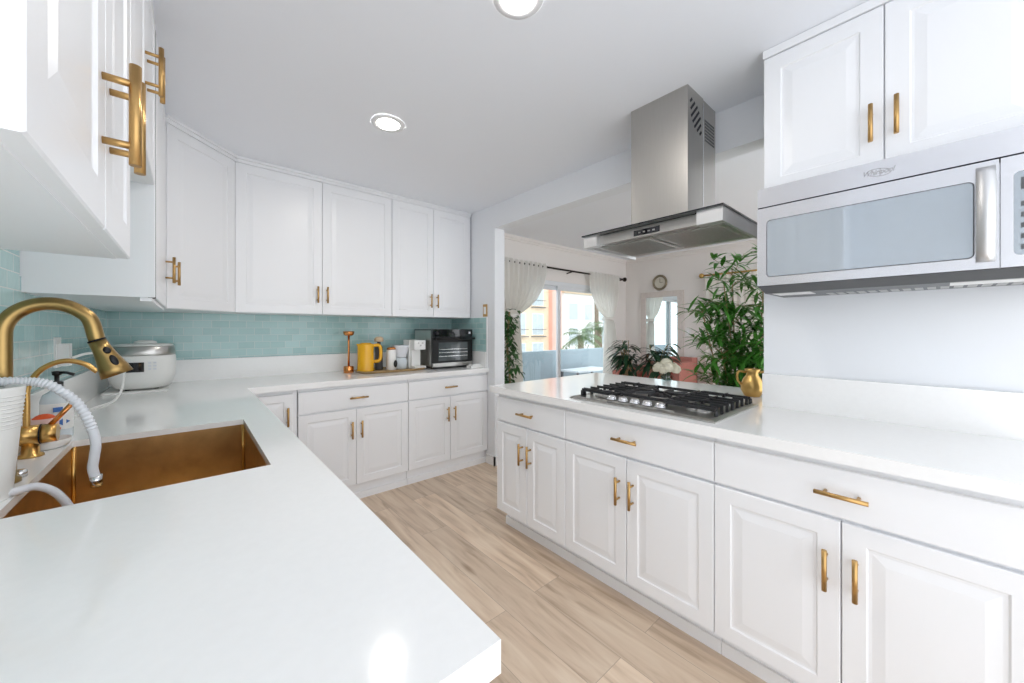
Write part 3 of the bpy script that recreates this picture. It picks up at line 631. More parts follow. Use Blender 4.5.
def grate(y0, y1, x0, x1, burners):
    b = NB()
    for y in (y0, y1): bar(b, (x0, y, GZ - .006), (x1, y, GZ - .003), .010, .014)
    for x in (x0, x1): bar(b, (x, y0, GZ - .006), (x, y1, GZ - .003), .010, .014)
    ym = (y0 + y1) / 2; xm = (x0 + x1) / 2
    bar(b, (xm, y0, GZ - .002), (xm, y1, GZ - .002), .012, .015)
    for cxx, cyy, r in burners:
        for k in range(8):
            a = k * PI / 4; dx, dy = math.cos(a), math.sin(a)
            R = min(.13, ((x1 - cxx) if dx > 0 else (cxx - x0)) / max(abs(dx), 1e-6), ((y1 - cyy) if dy > 0 else (cyy - y0)) / max(abs(dy), 1e-6), .15)
            bar(b, (cxx + dx * r, cyy + dy * r, GZ), (cxx + dx * R, cyy + dy * R, GZ), .008, .013)
    for x in (x0, x1):
        for y in (y0, y1): cyl(b, (x, y, CT + .009), (x, y, GZ + .002), .009, 10, r1=.007)
    return b
def finned(y0, y1, out, burners):
    """outer grate: rows of fingers along y with ends turned down on the outer side"""
    b = NB(); yo, yi = (y0, y1) if out < 0 else (y1, y0)
    bar(b, (1.625, yi, GZ - .006), (2.04, yi, GZ - .003), .010, .014)
    for x in (1.625, 2.04): bar(b, (x, y0, GZ - .006), (x, y1, GZ - .003), .010, .014); cyl(b, (x, yi, CT + .009), (x, yi, GZ), .008, 8); cyl(b, (x, yo, CT + .009), (x, yo, GZ), .008, 8)
    for k in range(7):
        x = 1.640 + k * .061; ya, yb = yo, yi
        cuts = [(cy, math.sqrt(max(0, (r * 1.2) ** 2 - (x - cx) ** 2))) for cx, cy, r in burners if abs(x - cx) < r * 1.2]
        segs = [(yo, yi)] if not cuts else [(yo, cuts[0][0] + out * cuts[0][1]), (cuts[0][0] - out * cuts[0][1], yi)]
        for p, q in segs: bar(b, (x, p, GZ), (x, q, GZ), .0085, .013)
        bar(b, (x, yo, CT + .009), (x, yo - out * .012, CT + .009), .011, GZ - CT + .003)
    xm = 1.822; bar(b, (xm, y0 + .03, GZ - .004), (xm, y1, GZ - .004), .012, .017)
    for cx, cy, r in burners: bar(b, (max(cx - .13, 1.632), cy, GZ - .002), (cx - r * .8, cy, GZ - .002), .011, .017); bar(b, (cx + r * .8, cy, GZ - .002), (min(cx + .13, 2.04), cy, GZ - .002), .011, .017)
    return b
obj('grate', finned(1.085, 1.285, 1, [(1.70, 1.185, .045), (1.945, 1.185, .04)]), M['iron'], t)
obj('grate', grate(.835, 1.066, 1.665, 2.035, [(1.84, .943, .035)]), M['iron'], t)
obj('grate', finned(.600, .815, -1, [(1.70, .70, .04), (1.945, .70, .045)]), M['iron'], t)

# ------------------------------------------------------------------ hood
t = thing('range_hood', 'stainless chimney range hood hanging over the gas cooktop', 'range hood', (1.95, .945, 1.74))
hx0, hx1, hy0, hy1 = 1.66, 2.178, .588, 1.302
b = NB()
box(b, 1.812, 1.99, .797, 1.100, 1.80, CZ - .001); chm = obj('chimney', b, M['steel_h'], t, bev=.004, seg=1)
b = NB(); box(b, 1.99, 2.155, .801, 1.096, 1.80, CZ - .001); obj('chimney', b, M['steel_h'], t)
b = NB(); box(b, 1.986, 1.994, .7955, .80, 1.80, CZ - .02); obj('chimney_seam', b, M['chrome'], t)
b = NB()
for k, ln in enumerate((.03, .065, .10, .105, .10, .065, .03)):
    cc = Vector((1.848 + k * .018, .7955, 2.402 - k * .021)); hv = Vector((.70, 0, .71)) * (ln / 2); p0, q0 = cc - hv, cc + hv; n_ = Vector((-.71, 0, .70)) * .0062
    vs = [b.verts.new(p + s * n_ + Vector((0, e, 0))) for e in (0, .002) for p, s in ((p0, 1), (p0, -1), (q0, -1), (q0, 1))]
    for f in ((0, 1, 2, 3), (7, 6, 5, 4), (0, 4, 5, 1), (1, 5, 6, 2), (2, 6, 7, 3), (3, 7, 4, 0)): b.faces.new([vs[i] for i in f])
obj('vent_slot', b, M['gap'], chm)
b = NB()
for i in range(9):
    for j in range(7): x = 2.02 + i * .0135; z = 2.26 + j * .017; box(b, x, x + .008, .7993, .8012, z, z + .009)
obj('vent_holes', b, M['darkgrey'], t)
b = NB(); box(b, hx0 - .012, hx1, hy0 - .006, hy1 + .006, 1.794, 1.801); obj('glass_top', b, M['blackglass'], t, bev=.001, seg=1)
b = NB()   # canopy body: shallow box, open below, with end blocks
box(b, hx0, hx1, hy0, hy0 + .012, 1.733, 1.794); box(b, hx0, hx1, hy1 - .012, hy1, 1.733, 1.794)
box(b, hx0, hx0 + .046, hy0 + .0121, hy0 + .105, 1.733, 1.794); box(b, hx0, hx0 + .046, hy1 - .085, hy1 - .0121, 1.733, 1.794)
box(b, hx0 + .0461, hx1, hy0 + .0121, hy1 - .0121, 1.752, 1.794)
obj('canopy', b, M['steel_c'], t)
b = NB(); box(b, hx0 + .030, hx0 + .045, hy0 + .105, hy1 - .085, 1.742, 1.792); fp = obj('front_panel', b, M['steel_h'], t)
b = NB(); box(b, hx0 + .0285, hx0 + .030, .875, 1.012, 1.750, 1.778); cpn = obj('control_panel', b, M['blackglass'], fp)
b = NB()
for y in (.90, .925, .95, .975): box(b, hx0 + .0275, hx0 + .0285, y, y + .011, 1.760, 1.767)
obj('button', b, M['steel'], cpn)
for y0, y1 in ((.62, .94), (.95, 1.27)):
    b = NB(); box(b, hx0 + .09, hx1 - .07, y0, y1, 1.742, 1.7515)
    for k in range(14):
        x = hx0 + .11 + k * .022; box(b, x, x + .008, y0 + .02, y1 - .02, 1.738, 1.742)
    obj('grease_filter', b, M['filter'], t)
for y in (.66, 1.23):
    b = NB(); cyl(b, (hx0 + .062, y, 1.7515), (hx0 + .062, y, 1.746), .026, 20); obj('hood_lamp', b, M['chrome'], t)

# ------------------------------------------------------------------ microwave
t = thing('microwave', 'silver over-the-range microwave under the right wall cabinet', 'microwave', (1.92, .11, 1.443))
my0, my1, mx = .490, -.268, 1.750
bx('housing', M['steel_mw'], t, mx + .03, 2.098, my1, my0, 1.455, 1.851)
b = NB(); box(b, mx + .004, mx + .03, my1, my0, 1.776, 1.851); hs = obj('vent_panel', b, M['steel_mw'], t, bev=.003)
bx('vent_gap', M['gap'], t, mx + .012, mx + .03, my1, my0, 1.770, 1.777)
b = NB(); box(b, mx, mx + .03, -.110, my0, 1.458, 1.770); dr = obj('door', b, M['steel_mw'], t, bev=.006, seg=3)
def rrect(bm, x, y0, y1, z0, z1, r, d, T=I4):
    ps = []
    for cy, cz, a0 in ((y1 - r, z1 - r, 0), (y0 + r, z1 - r, 90), (y0 + r, z0 + r, 180), (y1 - r, z0 + r, 270)):
        for k in range(6): a = math.radians(a0 + k * 18); ps.append((cy + r * math.cos(a), cz + r * math.sin(a)))
    A = [bm.verts.new((x, y, z)) for y, z in ps]; B = [bm.verts.new((x + d, y, z)) for y, z in ps]
    bridge(bm, A, B, False); bm.faces.new(A[::-1]); bm.faces.new(B)
b = NB(); rrect(b, mx - .0012, -.066, .458, 1.491, 1.719, .014, .001); obj('window_seal', b, M['darkgrey'], dr)
b = NB(); rrect(b, mx - .0022, -.063, .455, 1.494, 1.716, .012, .002); obj('window', b, M['mwglass'], dr)
b = NB(); pts = []; N = 14
for k in range(N + 1):
    q = k / N; pts.append((mx - .006 - .030 * math.sin(PI * q) ** .8, 1.478 + q * .276))
prev = None
for x, z in pts:
    wv = .018
    row = [b.verts.new(p) for p in ((x, -.086 - wv, z), (x, -.086 + wv, z), (x + .007, -.086 + wv, z), (x + .007, -.086 - wv, z))]
    if prev: bridge(b, prev, row)
    else: b.faces.new(row[::-1])
    prev = row
b.faces.new(prev); obj('handle', b, M['steel_c'], dr)
b = NB(); box(b, mx, mx + .03, my1, -.113, 1.458, 1.770); kp = obj('control_panel', b, M['steel_mw'], t, bev=.006, seg=3)
b = NB(); rrect(b, mx - .0015, my1 + .018, -.135, 1.490, 1.724, .012, .002); kg = obj('keypad', b, M['mwglass'], kp)
b = NB()
for i in range(3):
    for j in range(5): box(b, mx - .0025, mx - .0014, -.165 - i * .033, -.147 - i * .033, 1.505 + j * .03, 1.519 + j * .03)
box(b, mx - .0025, mx - .0014, -.235, -.147, 1.672, 1.705); obj('button', b, M['darkgrey'], kg)
b = NB(); v = [b.verts.new(p) for p in ((mx + .012, my0, 1.457), (mx + .012, my1, 1.457), (2.095, my1, 1.457), (2.095, my0, 1.457))]
v2_ = [b.verts.new(p) for p in ((mx + .035, my0 - .02, 1.428), (mx + .035, my1, 1.428), (2.06, my1, 1.428), (2.06, my0 - .02, 1.428))]
bridge(b, v, v2_, False); b.faces.new(v); b.faces.new(v2_[::-1]); un = obj('underside', b, M['darkgrey'], t)
for y0, y1 in ((.33, .45), (-.2, -.02)): bx('underside_lamp', M['white_pl'], un, mx + .05, mx + .16, y0, y1, 1.4265, 1.428)
b = NB()
for k in range(16): box(b, mx + .17, mx + .27, .28 - k * .03, .30 - k * .03, 1.4265, 1.428)
obj('underside_grille', b, M['steel'], un)
# lettering on the vent panel, script like
cu = bpy.data.curves.new('lettering', 'FONT'); cu.body = 'Whirlpool'; cu.size = .024; cu.shear = .35; cu.extrude = .0006; cu.space_character = .92; cu.offset = .0004
to = bpy.data.objects.new('lettering_source', cu); C.objects.link(to); bpy.context.view_layer.update()
me = bpy.data.meshes.new_from_object(to.evaluated_get(bpy.context.evaluated_depsgraph_get())); bpy.data.objects.remove(to)
b = NB(); b.from_mesh(me); ww = max(v.co.x for v in b.verts)
Tl = Matrix(((0, 0, -1, mx + .0035), (-1, 0, 0, .178), (0, 1, 0, 1.806), (0, 0, 0, 1)))
sc = .082 / ww
for v in b.verts: v.co = Tl @ Vector((v.co.x * sc, v.co.y * .95, v.co.z))
obj('brand_lettering', b, M['logo'], hs)
b = NB(); ringp = [(mx + .0032, .137 + .030 * math.cos(a) , 1.8115 + .0125 * math.sin(a) + .004 * math.cos(a)) for a in [2 * PI * k / 36 * .80 + .6 for k in range(37)]]
tube(b, ringp, lambda q: .0009, 6); obj('brand_ring', b, M['logo'], hs)

# ------------------------------------------------------------------ recessed lamps
for lab, x, y in (('round recessed ceiling lamp above the open floor, farther from the camera', .862, 2.075), ('round recessed ceiling lamp cut by the top edge of the photo', .884, .985)):
    t = thing('ceiling_lamp', lab, 'lamp', (x, y, CZ), 'recessed ceiling lamps')
    b = NB(); rings = []
    for r, z in ((.092, CZ - .0005), (.090, CZ - .006), (.062, CZ - .009), (.058, CZ - .003)):
        rings.append([b.verts.new((x + r * math.cos(2 * PI * k / 36), y + r * math.sin(2 * PI * k / 36), z)) for k in range(36)])
    for A, B in zip(rings, rings[1:]): bridge(b, A, B)
    obj('trim_ring', b, M['trim'], t)
    b = NB(); cyl(b, (x, y, CZ - .0025), (x, y, CZ - .005), .0595, 36); obj('lens', b, M['lens'], t)

# ------------------------------------------------------------------ dining room
d1 = bpy.data.objects.new('door_1', None); C.objects.link(d1); d1.location = (4.15, BY, 0); d1['kind'] = 'structure'
b = NB(); box(b, SX0, SX1, BY + .01, BY + .09, SZ - .06, SZ); box(b, SX0, SX1, BY + .01, BY + .09, 0, .05); box(b, SX0, SX0 + .05, BY + .01, BY + .09, .05, SZ - .06); box(b, SX1 - .05, SX1, BY + .01, BY + .09, .05, SZ - .06)
obj('frame', b, M['frame'], d1)
for x0, x1, y, sl in ((SX0 + .05, 4.03, BY + .055, .055), (3.93, SX1 - .05, BY + .022, .055)):
    b = NB(); z0, z1 = .05, SZ - .06
    box(b, x0, x0 + sl, y, y + .03, z0, z1); box(b, x1 - sl, x1, y, y + .03, z0, z1); box(b, x0 + sl, x1 - sl, y, y + .03, z1 - .055, z1); box(b, x0 + sl, x1 - sl, y, y + .03, z0, z0 + .07)
    sa = obj('sash', b, M['frame'], d1)
    b = NB(); box(b, x0 + sl, x1 - sl, y + .013, y + .017, z0 + .07, z1 - .055); obj('pane', b, M['pane'], sa)
b = NB(); box(b, SX1 - .095, SX1 - .072, BY - .02, BY + .02, .98, 1.16); obj('handle', b, M['darkgrey'], d1, bev=.003)
# rod
t = thing('curtain_rod', 'dark curtain rod with ball finial above the sliding door', 'curtain rod', (4.2, 3.44, 2.10))
b = NB(); cyl(b, (2.75, 3.43, 2.115), (5.43, 3.43, 2.115), .0125, 14); obj('rod', b, M['rod'], t)
b = NB(); sphere(b, (5.45, 3.43, 2.115), .036); obj('finial', b, M['rod'], t)
b = NB(); sphere(b, (2.73, 3.43, 2.115), .036); obj('finial', b, M['rod'], t)
for x in (2.80, 4.1, 5.38):
    b = NB(); cyl(b, (x, 3.43, 2.105), (x, BY, 2.09), .008, 10); obj('bracket', b, M['rod'], t)
def curtain(label, x0, x1, tie_x, tie_w, xb0, xb1, group='tied back curtains'):
    t = thing('curtain', label, 'curtain', ((x0 + x1) / 2, 3.43, .02), group)
    b = NB(); nz, nx = 44, 60; zt, zb, ztie = 2.15, .03, 1.46; rows = []
    for i in range(nz + 1):
        z = zt + (zb - zt) * i / nz
        if z > ztie:
            q = (zt - z) / (zt - ztie); e = q ** 2.6
            a = x0 + (tie_x - tie_w - x0) * e; c_ = x1 + (tie_x + tie_w - x1) * e
        else:
            q = (ztie - z) / (ztie - zb); e = min(1, q * 1.6) ** .7
            a = tie_x - tie_w + (xb0 - tie_x + tie_w) * e; c_ = tie_x + tie_w + (xb1 - tie_x - tie_w) * e
        amp = .030 if i else .022
        rows.append([b.verts.new((a + (c_ - a) * j / nx, 3.405 + amp * math.sin(j / nx * 2 * PI * 9 + .5 * math.sin(j)) * (.55 if abs(z - ztie) < .08 else 1), z + .12 * (1 - abs(2 * j / nx - 1)) * 0)) for j in range(nx + 1)])
    for A, B in zip(rows, rows[1:]):
        for j in range(nx): f = b.faces.new((A[j], A[j + 1], B[j + 1], B[j])); f.smooth = True
    obj('cloth', b, M['sheer'], t)
    b = NB(); lathe(b, (tie_x, 3.43, ztie - .03), [(tie_w + .012, 0), (tie_w + .018, .02), (tie_w + .012, .05)], 26, sy=.75); obj('tieback', b, M['curtain'], t)
curtain('white tied back curtain at the left side of the sliding door', 2.82, 3.56, 2.98, .075, 2.88, 3.13)
curtain('white tied back curtain at the right side of the sliding door', 4.50, 5.24, 4.97, .09, 4.84, 5.26)
# pale curtain on the far wall behind the bamboo
t = thing('curtain', 'pale curtain on the far dining wall behind the bamboo plant', 'curtain', (5.54, 1.85, .03))
b = NB(); rows = []
for i in range(13):
    z = 2.04 - i * .167
    rows.append([b.verts.new((5.545 + .025 * math.sin(j * .9), 1.50 + j * .0125, z)) for j in range(57)])
for A, B in zip(rows, rows[1:]):
    for j in range(56): f = b.faces.new((A[j], A[j + 1], B[j + 1], B[j])); f.smooth = True
obj('cloth', b, M['sheer'], t)
t = thing('curtain_rod', 'gold curtain rod with finial partly hidden by the bamboo plant', 'curtain rod', (5.53, 1.8, 2.05))
b = NB(); cyl(b, (5.545, 1.3, 2.055), (5.545, 2.22, 2.055), .012, 12); obj('rod', b, M['gold'], t)
b = NB(); sphere(b, (5.545, 2.245, 2.055), .036); obj('finial', b, M['gold'], t)
b = NB(); cyl(b, (5.545, 2.18, 2.05), (DX, 2.18, 2.04), .008, 10); cyl(b, (5.545, 1.34, 2.05), (DX, 1.34, 2.04), .008, 10); obj('bracket', b, M['gold'], t)
# mirror and clock
t = thing('wall_mirror', 'large whitewashed framed mirror hanging on the far dining wall', 'mirror', (DX, 2.87, .7))
b = NB(); ma, mb_, mz0, mz1 = 2.535, 3.225, .70, 1.885
for y0, y1, z0, z1 in ((ma, ma + .085, mz0, mz1), (mb_ - .085, mb_, mz0, mz1), (ma + .085, mb_ - .085, mz0, mz0 + .085), (ma + .085, mb_ - .085, mz1 - .085, mz1)): box(b, DX - .035, DX - .001, y0, y1, z0, z1)
obj('frame', b, M['mframe'], t, bev=.006)
bx('glass', M['mirror'], t, DX - .018, DX - .012, ma + .085, mb_ - .085, mz0 + .085, mz1 - .085)
t = thing('wall_clock', 'small round wall clock above the framed mirror', 'clock', (DX, 2.905, 2.02))
b = NB(); torus(b, (DX - .018, 2.905, 2.03), (1, 0, 0), .105, .018, 36, 8); obj('rim', b, M['clockrim'], t)
b = NB(); cyl(b, (DX - .001, 2.905, 2.03), (DX - .012, 2.905, 2.03), .103, 36); obj('face', b, M['clock'], t)
b = NB(); box(b, DX - .016, DX - .0135, 2.901, 2.909, 2.025, 2.095); box(b, DX - .016, DX - .0135, 2.86, 2.905, 2.026, 2.034); obj('hands', b, M['clockrim'], t)
t = thing('light_switch', 'small white switch plate right of the framed mirror', 'switch', (DX, 2.47, 1.2))
bx('cover_plate', M['white_pl'], t, DX - .006, DX, 2.43, 2.51, 1.19, 1.31, bev=.002); bx('rocker', M['trim'], t, DX - .011, DX - .0055, 2.455, 2.485, 1.22, 1.28, bev=.002)
# terracotta sofa against the far wall
def armchair(label, y0, y1, zb, za):
    t = thing('armchair', label, 'armchair', (5.2, (y0 + y1) / 2, 0), 'terracotta armchairs by the far dining wall')
    b = NB(); box(b, 5.42, 5.59, y0 + .03, y1 - .03, .12, zb); obj('backrest', b, M['pink'], t, bev=.025)
    b = NB(); box(b, 4.98, 5.415, y0 + .095, y1 - .095, .14, .42); obj('seat', b, M['pink'], t, bev=.025)
    for a0, a1 in ((y0, y0 + .09), (y1 - .09, y1)):
        b = NB(); box(b, 4.95, 5.44, a0, a1, .12, za); obj('armrest', b, M['pink'], t, bev=.02)
    for x in (5.02, 5.52):
        for y in (y0 + .06, y1 - .06): b = NB(); cyl(b, (x, y, 0), (x, y, .15), .016, 12, r1=.022); obj('leg', b, M['walnut'], t)
armchair('terracotta armchair below the mirror, right of the white flowers', 2.29, 2.72, .88, .83)
armchair('terracotta armchair in the window corner behind the dark leafy plant', 2.98, 3.33, .71, .66)
# plants
def leaf(bm, p, d, L, W, droop=.3, up=Vector((0, 0, 1)), fold=.25):
    d = d.normalized(); s = d.cross(up)
    if s.length < .05: s = d.cross(Vector((1, 0, 0)))
    s.normalize(); n = s.cross(d).normalized(); prev = None
    for q, wq in ((0, .12), (.2, .75), (.45, 1), (.75, .62), (1, .02)):
        c = p + d * (L * q) - Vector((0, 0, 1)) * (droop * L * q * q)
        row = [bm.verts.new(c + s * (W * wq / 2) + n * (fold * W * wq / 2)), bm.verts.new(c), bm.verts.new(c - s * (W * wq / 2) + n * (fold * W * wq / 2))]
        if prev:
            for k in (0, 1): f = bm.faces.new((prev[k], prev[k + 1], row[k + 1], row[k])); f.smooth = True
        prev = row
def rdir(zlo=-.4, zhi=.9):
    a = random.uniform(0, 2 * PI); z = random.uniform(zlo, zhi); r = math.sqrt(max(0, 1 - z * z)); return Vector((r * math.cos(a), r * math.sin(a), z))
t = thing('potted_bamboo', 'tall potted bamboo plant with long green leaves behind the peninsula', 'plant', (3.02, .93, 0))
lv, stm, bch = NB(), NB(), NB()
for (sx, sy, hgt, lx_, ly_) in ((3.02, .93, 1.64, -.04, .12), (3.05, .87, 1.79, .02, -.06), (2.98, .97, 1.42, -.08, .20), (3.04, .98, 1.75, .05, .05), (2.99, .88, 1.30, -.03, -.20), (3.0, .92, 1.15, -.10, .12), (3.06, .92, 1.5, .1, -.1)):
    P = spline([(sx, sy, .2), (sx + lx_ * .3, sy + ly_ * .3, hgt * .5), (sx + lx_, sy + ly_, hgt)], 8); tube(stm, P, lambda q: .0085 - .005 * q, 8)
    for k in range(24):
        q = .46 + .54 * (k + random.random()) / 24; idx = min(int(q * (len(P) - 1)), len(P) - 2); p = P[idx].lerp(P[idx + 1], random.random())
        d = rdir(.0, .8); e = p + d * random.uniform(.08, .23)
        tube(bch, [p, p.lerp(e, .5) + Vector((0, 0, .015)), e], lambda q: .0025 - .001 * q, 5)
        for m_ in range(random.randint(9, 13)):
            f = random.uniform(.3, 1); o_ = p.lerp(e, f); leaf(lv, o_, (d * .6 + rdir(-.6, .8)), random.uniform(.11, .20), random.uniform(.020, .034), random.uniform(.1, .5))
for k in range(5):
    p = Vector((2.98 + random.uniform(-.03, .03), .97 + random.uniform(-.05, .12), .82)); e = p + Vector((random.uniform(-.1, .02), random.uniform(.03, .25), .10))
    tube(bch, [p, p.lerp(e, .5), e], .002, 5)
    for m_ in range(8): leaf(lv, p.lerp(e, random.uniform(.4, 1)), rdir(-.3, .8), random.uniform(.13, .2), .024, .3)
obj('leaves', lv, M['leaf'], t); obj('branch', bch, M['stem'], t)
obj('cane', stm, M['stem'], t)
b = NB(); lathe(b, (3.02, .93, 0), [(.13, 0), (.15, .01), (.18, .30), (.185, .34), (.17, .34), (.165, .30)], 30); obj('pot', b, M['pot'], t)
b = NB(); cyl(b, (3.02, .93, .29), (3.02, .93, .31), .164, 26); obj('soil', b, M['soil'], t)
def bushy(label, name, x, y, z0, h, n, L, W, lm, droop, spread, potr=.13):
    t = thing(name, label, 'plant', (x, y, 0)); lv, st = NB(), NB()
    for k in range(n):
        a = random.uniform(0, 2 * PI); e = Vector((x + spread * random.uniform(.1, 1) * math.cos(a), y + spread * random.uniform(.1, 1) * math.sin(a), h * random.uniform(.72, 1)))
        p = Vector((x + .03 * math.cos(a), y + .03 * math.sin(a), z0)); m_ = Vector((p.x * .6 + e.x * .4, p.y * .6 + e.y * .4, z0 + (e.z - z0) * .75))
        tube(st, spline([p, m_, e], 5), .004, 6)
        for j in range(6): o_ = m_.lerp(e, random.random()); leaf(lv, o_, Vector((math.cos(a), math.sin(a), .3)) * .5 + rdir(-.3, .6), L * random.uniform(.7, 1.2), W * random.uniform(.8, 1.2), droop)
    obj('leaves', lv, lm, t); obj('stem', st, M['stem'], t)
    b = NB(); lathe(b, (x, y, 0), [(potr * .75, 0), (potr * .8, .01), (potr, .28), (potr, .31), (potr * .9, .31), (potr * .88, .27)], 26); obj('pot', b, M['pot'], t)
    b = NB(); cyl(b, (x, y, .26), (x, y, .275), potr * .87, 22); obj('soil', b, M['soil'], t)
bushy('dark leafy floor plant beside the right curtain, left of its neighbour', 'potted_plant', 4.36, 2.68, .27, 1.18, 17, .24, .055, M['leaf2'], .6, .17)
bushy('dark leafy floor plant right behind the white flower vase', 'potted_plant', 4.30, 2.26, .27, 1.12, 17, .24, .055, M['leaf2'], .6, .15)
# tall trailing plant beside the left curtain
t = thing('trailing_ivy', 'tall narrow ivy plant climbing beside the left curtain', 'plant', (2.66, 3.12, 0)); lv, st = NB(), NB()
tube(st, spline([(2.66, 3.12, .2), (2.67, 3.11, .7), (2.65, 3.13, 1.1), (2.67, 3.12, 1.48)], 8), .012, 8)
for k in range(330):
    z = random.uniform(.45, 1.50); wz = .075 + .045 * math.sin(z * 9); a = random.uniform(0, 2 * PI)
    leaf(lv, Vector((2.66 + .02 * math.cos(a), 3.12 + .02 * math.sin(a), z)) + Vector((math.cos(a), math.sin(a), 0)) * wz * random.random(), rdir(-.6, .6), random.uniform(.06, .11), random.uniform(.03, .05), .5)
obj('leaves', lv, M['leaf3'], t); obj('stem', st, M['stem'], t)
b = NB(); lathe(b, (2.66, 3.12, 0), [(.10, 0), (.105, .01), (.13, .24), (.12, .24), (.115, .2)], 26); obj('pot', b, M['pot'], t)
# gold vase and flowers on the peninsula
t = thing('gold_pitcher', 'gold two handled pitcher at the wall end of the peninsula worktop', 'pitcher', (2.335, .685, CT))
vx, vy, K = 2.345, .680, .86
b = NB(); lathe(b, (vx, vy, CT), [(r * K, z * K) for r, z in [(.040, 0), (.046, .005), (.064, .04), (.066, .07), (.052, .11), (.034, .135), (.033, .15), (.046, .175), (.043, .175), (.028, .15)]], 30); obj('body', b, M['gold'], t)
for s in (-1, 1):
    dx, dy = .53 * s, -.85 * s
    b = NB(); tube(b, spline([(vx + dx * q * K, vy + dy * q * K, CT + z * K) for q, z in ((.036, .155), (.078, .155), (.085, .11), (.060, .07))], 8), .0065, 10); obj('handle', b, M['gold'], t)
t = thing('flower_vase', 'white hydrangea bouquet in a small glass vase on the peninsula worktop', 'vase', (2.585, 1.29, CT))
fx_, fy_ = 2.585, 1.29
b = NB(); lathe(b, (fx_, fy_, CT), [(.028, 0), (.031, .003), (.031, .06), (.028, .06), (.027, .006)], 24); obj('vase', b, M['clear'], t)
b = NB()
for k in range(6): a = k * PI / 3; cyl(b, (fx_ + .014 * math.cos(a), fy_ + .014 * math.sin(a), CT + .006), (fx_ + .03 * math.cos(a), fy_ + .03 * math.sin(a), CT + .08), .003, 6)
obj('stems', b, M['leaf3'], t)
for k, (dx, dy, dz, r) in enumerate(((-.035, .035, .098, .036), (.035, -.035, .096, .036), (0, 0, .122, .040), (.032, .032, .10, .034), (-.035, -.032, .10, .036), (-.012, .062, .088, .032), (.012, -.066, .086, .032), (-.042, .0, .085, .033))):
    b = NB(); c_ = Vector((fx_ + dx, fy_ + dy, CT + dz))
    for m_ in range(90):
        d = rdir(-.75, 1); p = c_ + d * r * random.uniform(.86, 1.0); u, v = axes(d); rot = random.random() * PI
        for q in range(4):
            a = rot + q * PI / 2; e1 = u * math.cos(a) + v * math.sin(a); e2 = u * math.cos(a + PI / 2) + v * math.sin(a + PI / 2); s = r * .22
            f = b.faces.new([b.verts.new(p), b.verts.new(p + (e1 * .8 + e2 * .5) * s + d * s * .25), b.verts.new(p + e1 * s * 1.3 + d * s * .15), b.verts.new(p + (e1 * .8 - e2 * .5) * s + d * s * .25)])
    sphere(b, c_, r * .86); obj('flower_head', b, M['petal'], t)

# ------------------------------------------------------------------ outside the sliding door
bx('balcony_floor', M['concrete'], None, 1.5, 11, BY + .101, 5.0, -.08, 0, kind='structure')
bx('wall_balcony', M['parapet'], None, 1.5, 11, 4.85, 5.0, 0, .885, kind='structure')
t = thing('patio_table', 'low dark patio table on the balcony behind the sliding glass', 'table', (6.15, 4.5, 0))
b = NB(); box(b, 5.30, 6.30, 4.28, 4.74, .50, .53); obj('tabletop', b, M['frame'], t, bev=.004)
for x in (5.34, 6.26):
    for y in (4.32, 4.70): b = NB(); box(b, x - .018, x + .018, y - .018, y + .018, 0, .50); obj('leg', b, M['darkgrey'], t)
bx('ground_outside', M['concrete'], None, -10, 90, 5.3, 70, -6.05, -6.0, kind='structure')
GY = 26.0
t = thing('apartment_building', 'peach apartment building with coral edge seen through the left glass pane', 'building', (23, GY, -6))
bx('wall', M['peach'], t, 12, 27.5, GY, GY + 9, -6, 13); bx('corner_tower', M['coral'], t, 27.5, 28.9, GY - .5, GY + 9, -6, 13)
b = NB(); box(b, 11.7, 29.1, GY - .7, GY + 9, 13, 13.4); obj('roof', b, M['stucco'], t)
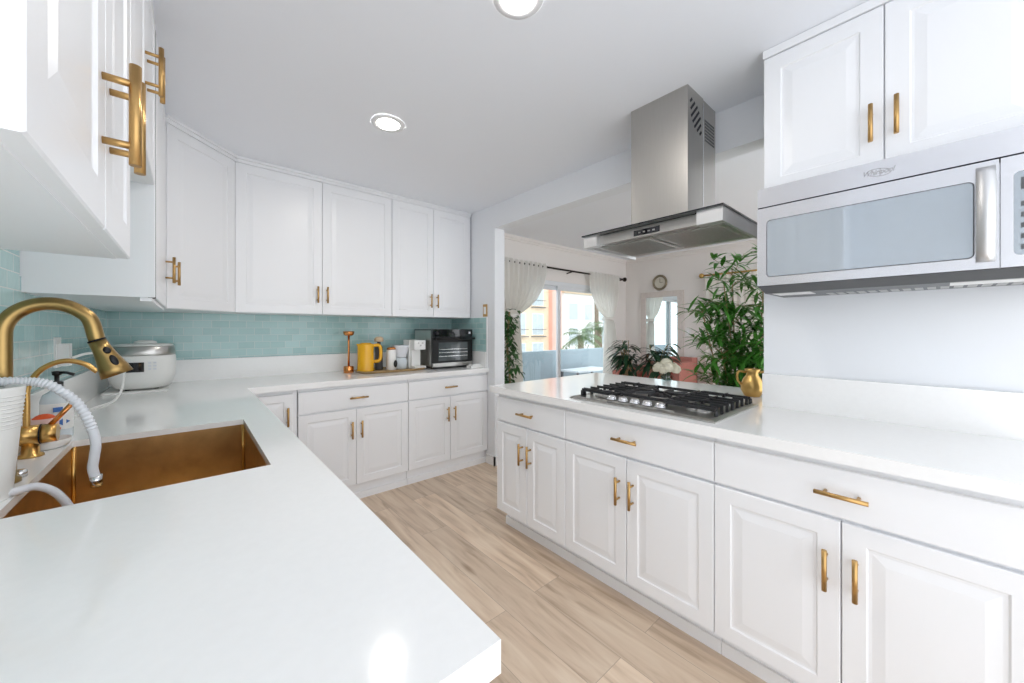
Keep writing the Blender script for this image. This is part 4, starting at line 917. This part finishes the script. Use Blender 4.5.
for z in (-3.9, -1.0, 1.85, 4.7, 7.6):
    for x in (15.0, 18.0, 21.2, 23.5, 25.9):
        f = bx('window', M['stucco'], t, x - .78, x + .78, GY - .06, GY + .01, z - 1.05, z + 1.05)
        b = NB(); box(b, x - .70, x - .03, GY - .08, GY - .061, z - .98, z + .98); box(b, x + .03, x + .70, GY - .08, GY - .061, z - .98, z + .98); obj('pane', b, M['bwin'], f)
        b = NB(); box(b, x - .95, x + .95, GY - .3, GY - .1, z - 1.25, z - 1.17); box(b, x - .95, x + .95, GY - .3, GY - .26, z - .55, z - .5); obj('balconette', b, M['darkgrey'], f)
t = thing('apartment_building', 'white apartment building with grey windows seen through the right glass pane', 'building', (40, 34, -6))
bx('wall', M['stucco'], t, 39, 62, 34, 44, -6, 15); bx('wing', M['stucco'], t, 52, 66, 31, 34, -6, 10)
b = NB(); box(b, 38.7, 62.3, 33.6, 44, 6.4, 6.9); box(b, 38.7, 62.3, 33.7, 44, 15, 15.4); obj('ledge', b, M['tan'], t)
for z in (-3, .4, 3.9, 9.2):
    for x in (41, 44.5, 48, 50.7):
        f = bx('window', M['frame'], t, x - .95, x + .95, 33.94, 34.01, z - 1.2, z + 1.2); bx('pane', M['bwin'], f, x - .85, x + .85, 33.92, 33.939, z - 1.1, z + 1.1)
def palm(label, x, y, ztop, L, n):
    t = thing('palm_tree', label, 'tree', (x, y, -6), 'palm trees outside the sliding door'); b = NB(); tube(b, spline([(x, y, -6), (x + .1, y, (ztop - 6) / 2), (x, y, ztop)], 6), lambda q: .22 - .07 * q, 10); obj('trunk', b, M['trunk'], t)
    b = NB()
    for k in range(n):
        a = random.uniform(0, 2 * PI); el = random.uniform(-.4, 1.1); d = Vector((math.cos(a) * math.cos(el), math.sin(a) * math.cos(el), math.sin(el))); prev = Vector((x, y, ztop))
        for s in range(1, 8):
            q = s / 7; p = Vector((x, y, ztop)) + d * L * q - Vector((0, 0, .55 * L * q * q)); dd = (p - prev).normalized(); sd = dd.cross(Vector((0, 0, 1))); sd.normalize()
            for sg in (-1, 1): leaf(b, prev, dd * .7 + sd * sg, L * .34 * (1 - .5 * abs(q - .4)), .05 * L, .4)
            prev = p
    obj('fronds', b, M['palm'], t)
palm('low spreading palm tree beyond the balcony wall, larger of two', 16.3, 13.0, .95, 1.25, 26)
palm('slimmer palm tree beyond the balcony wall, right of the larger one', 19.4, 14.0, 1.4, 1.2, 24)
palm('tallest palm tree with crown near the top of the right pane', 24.5, 18.0, 5.7, 1.6, 22)
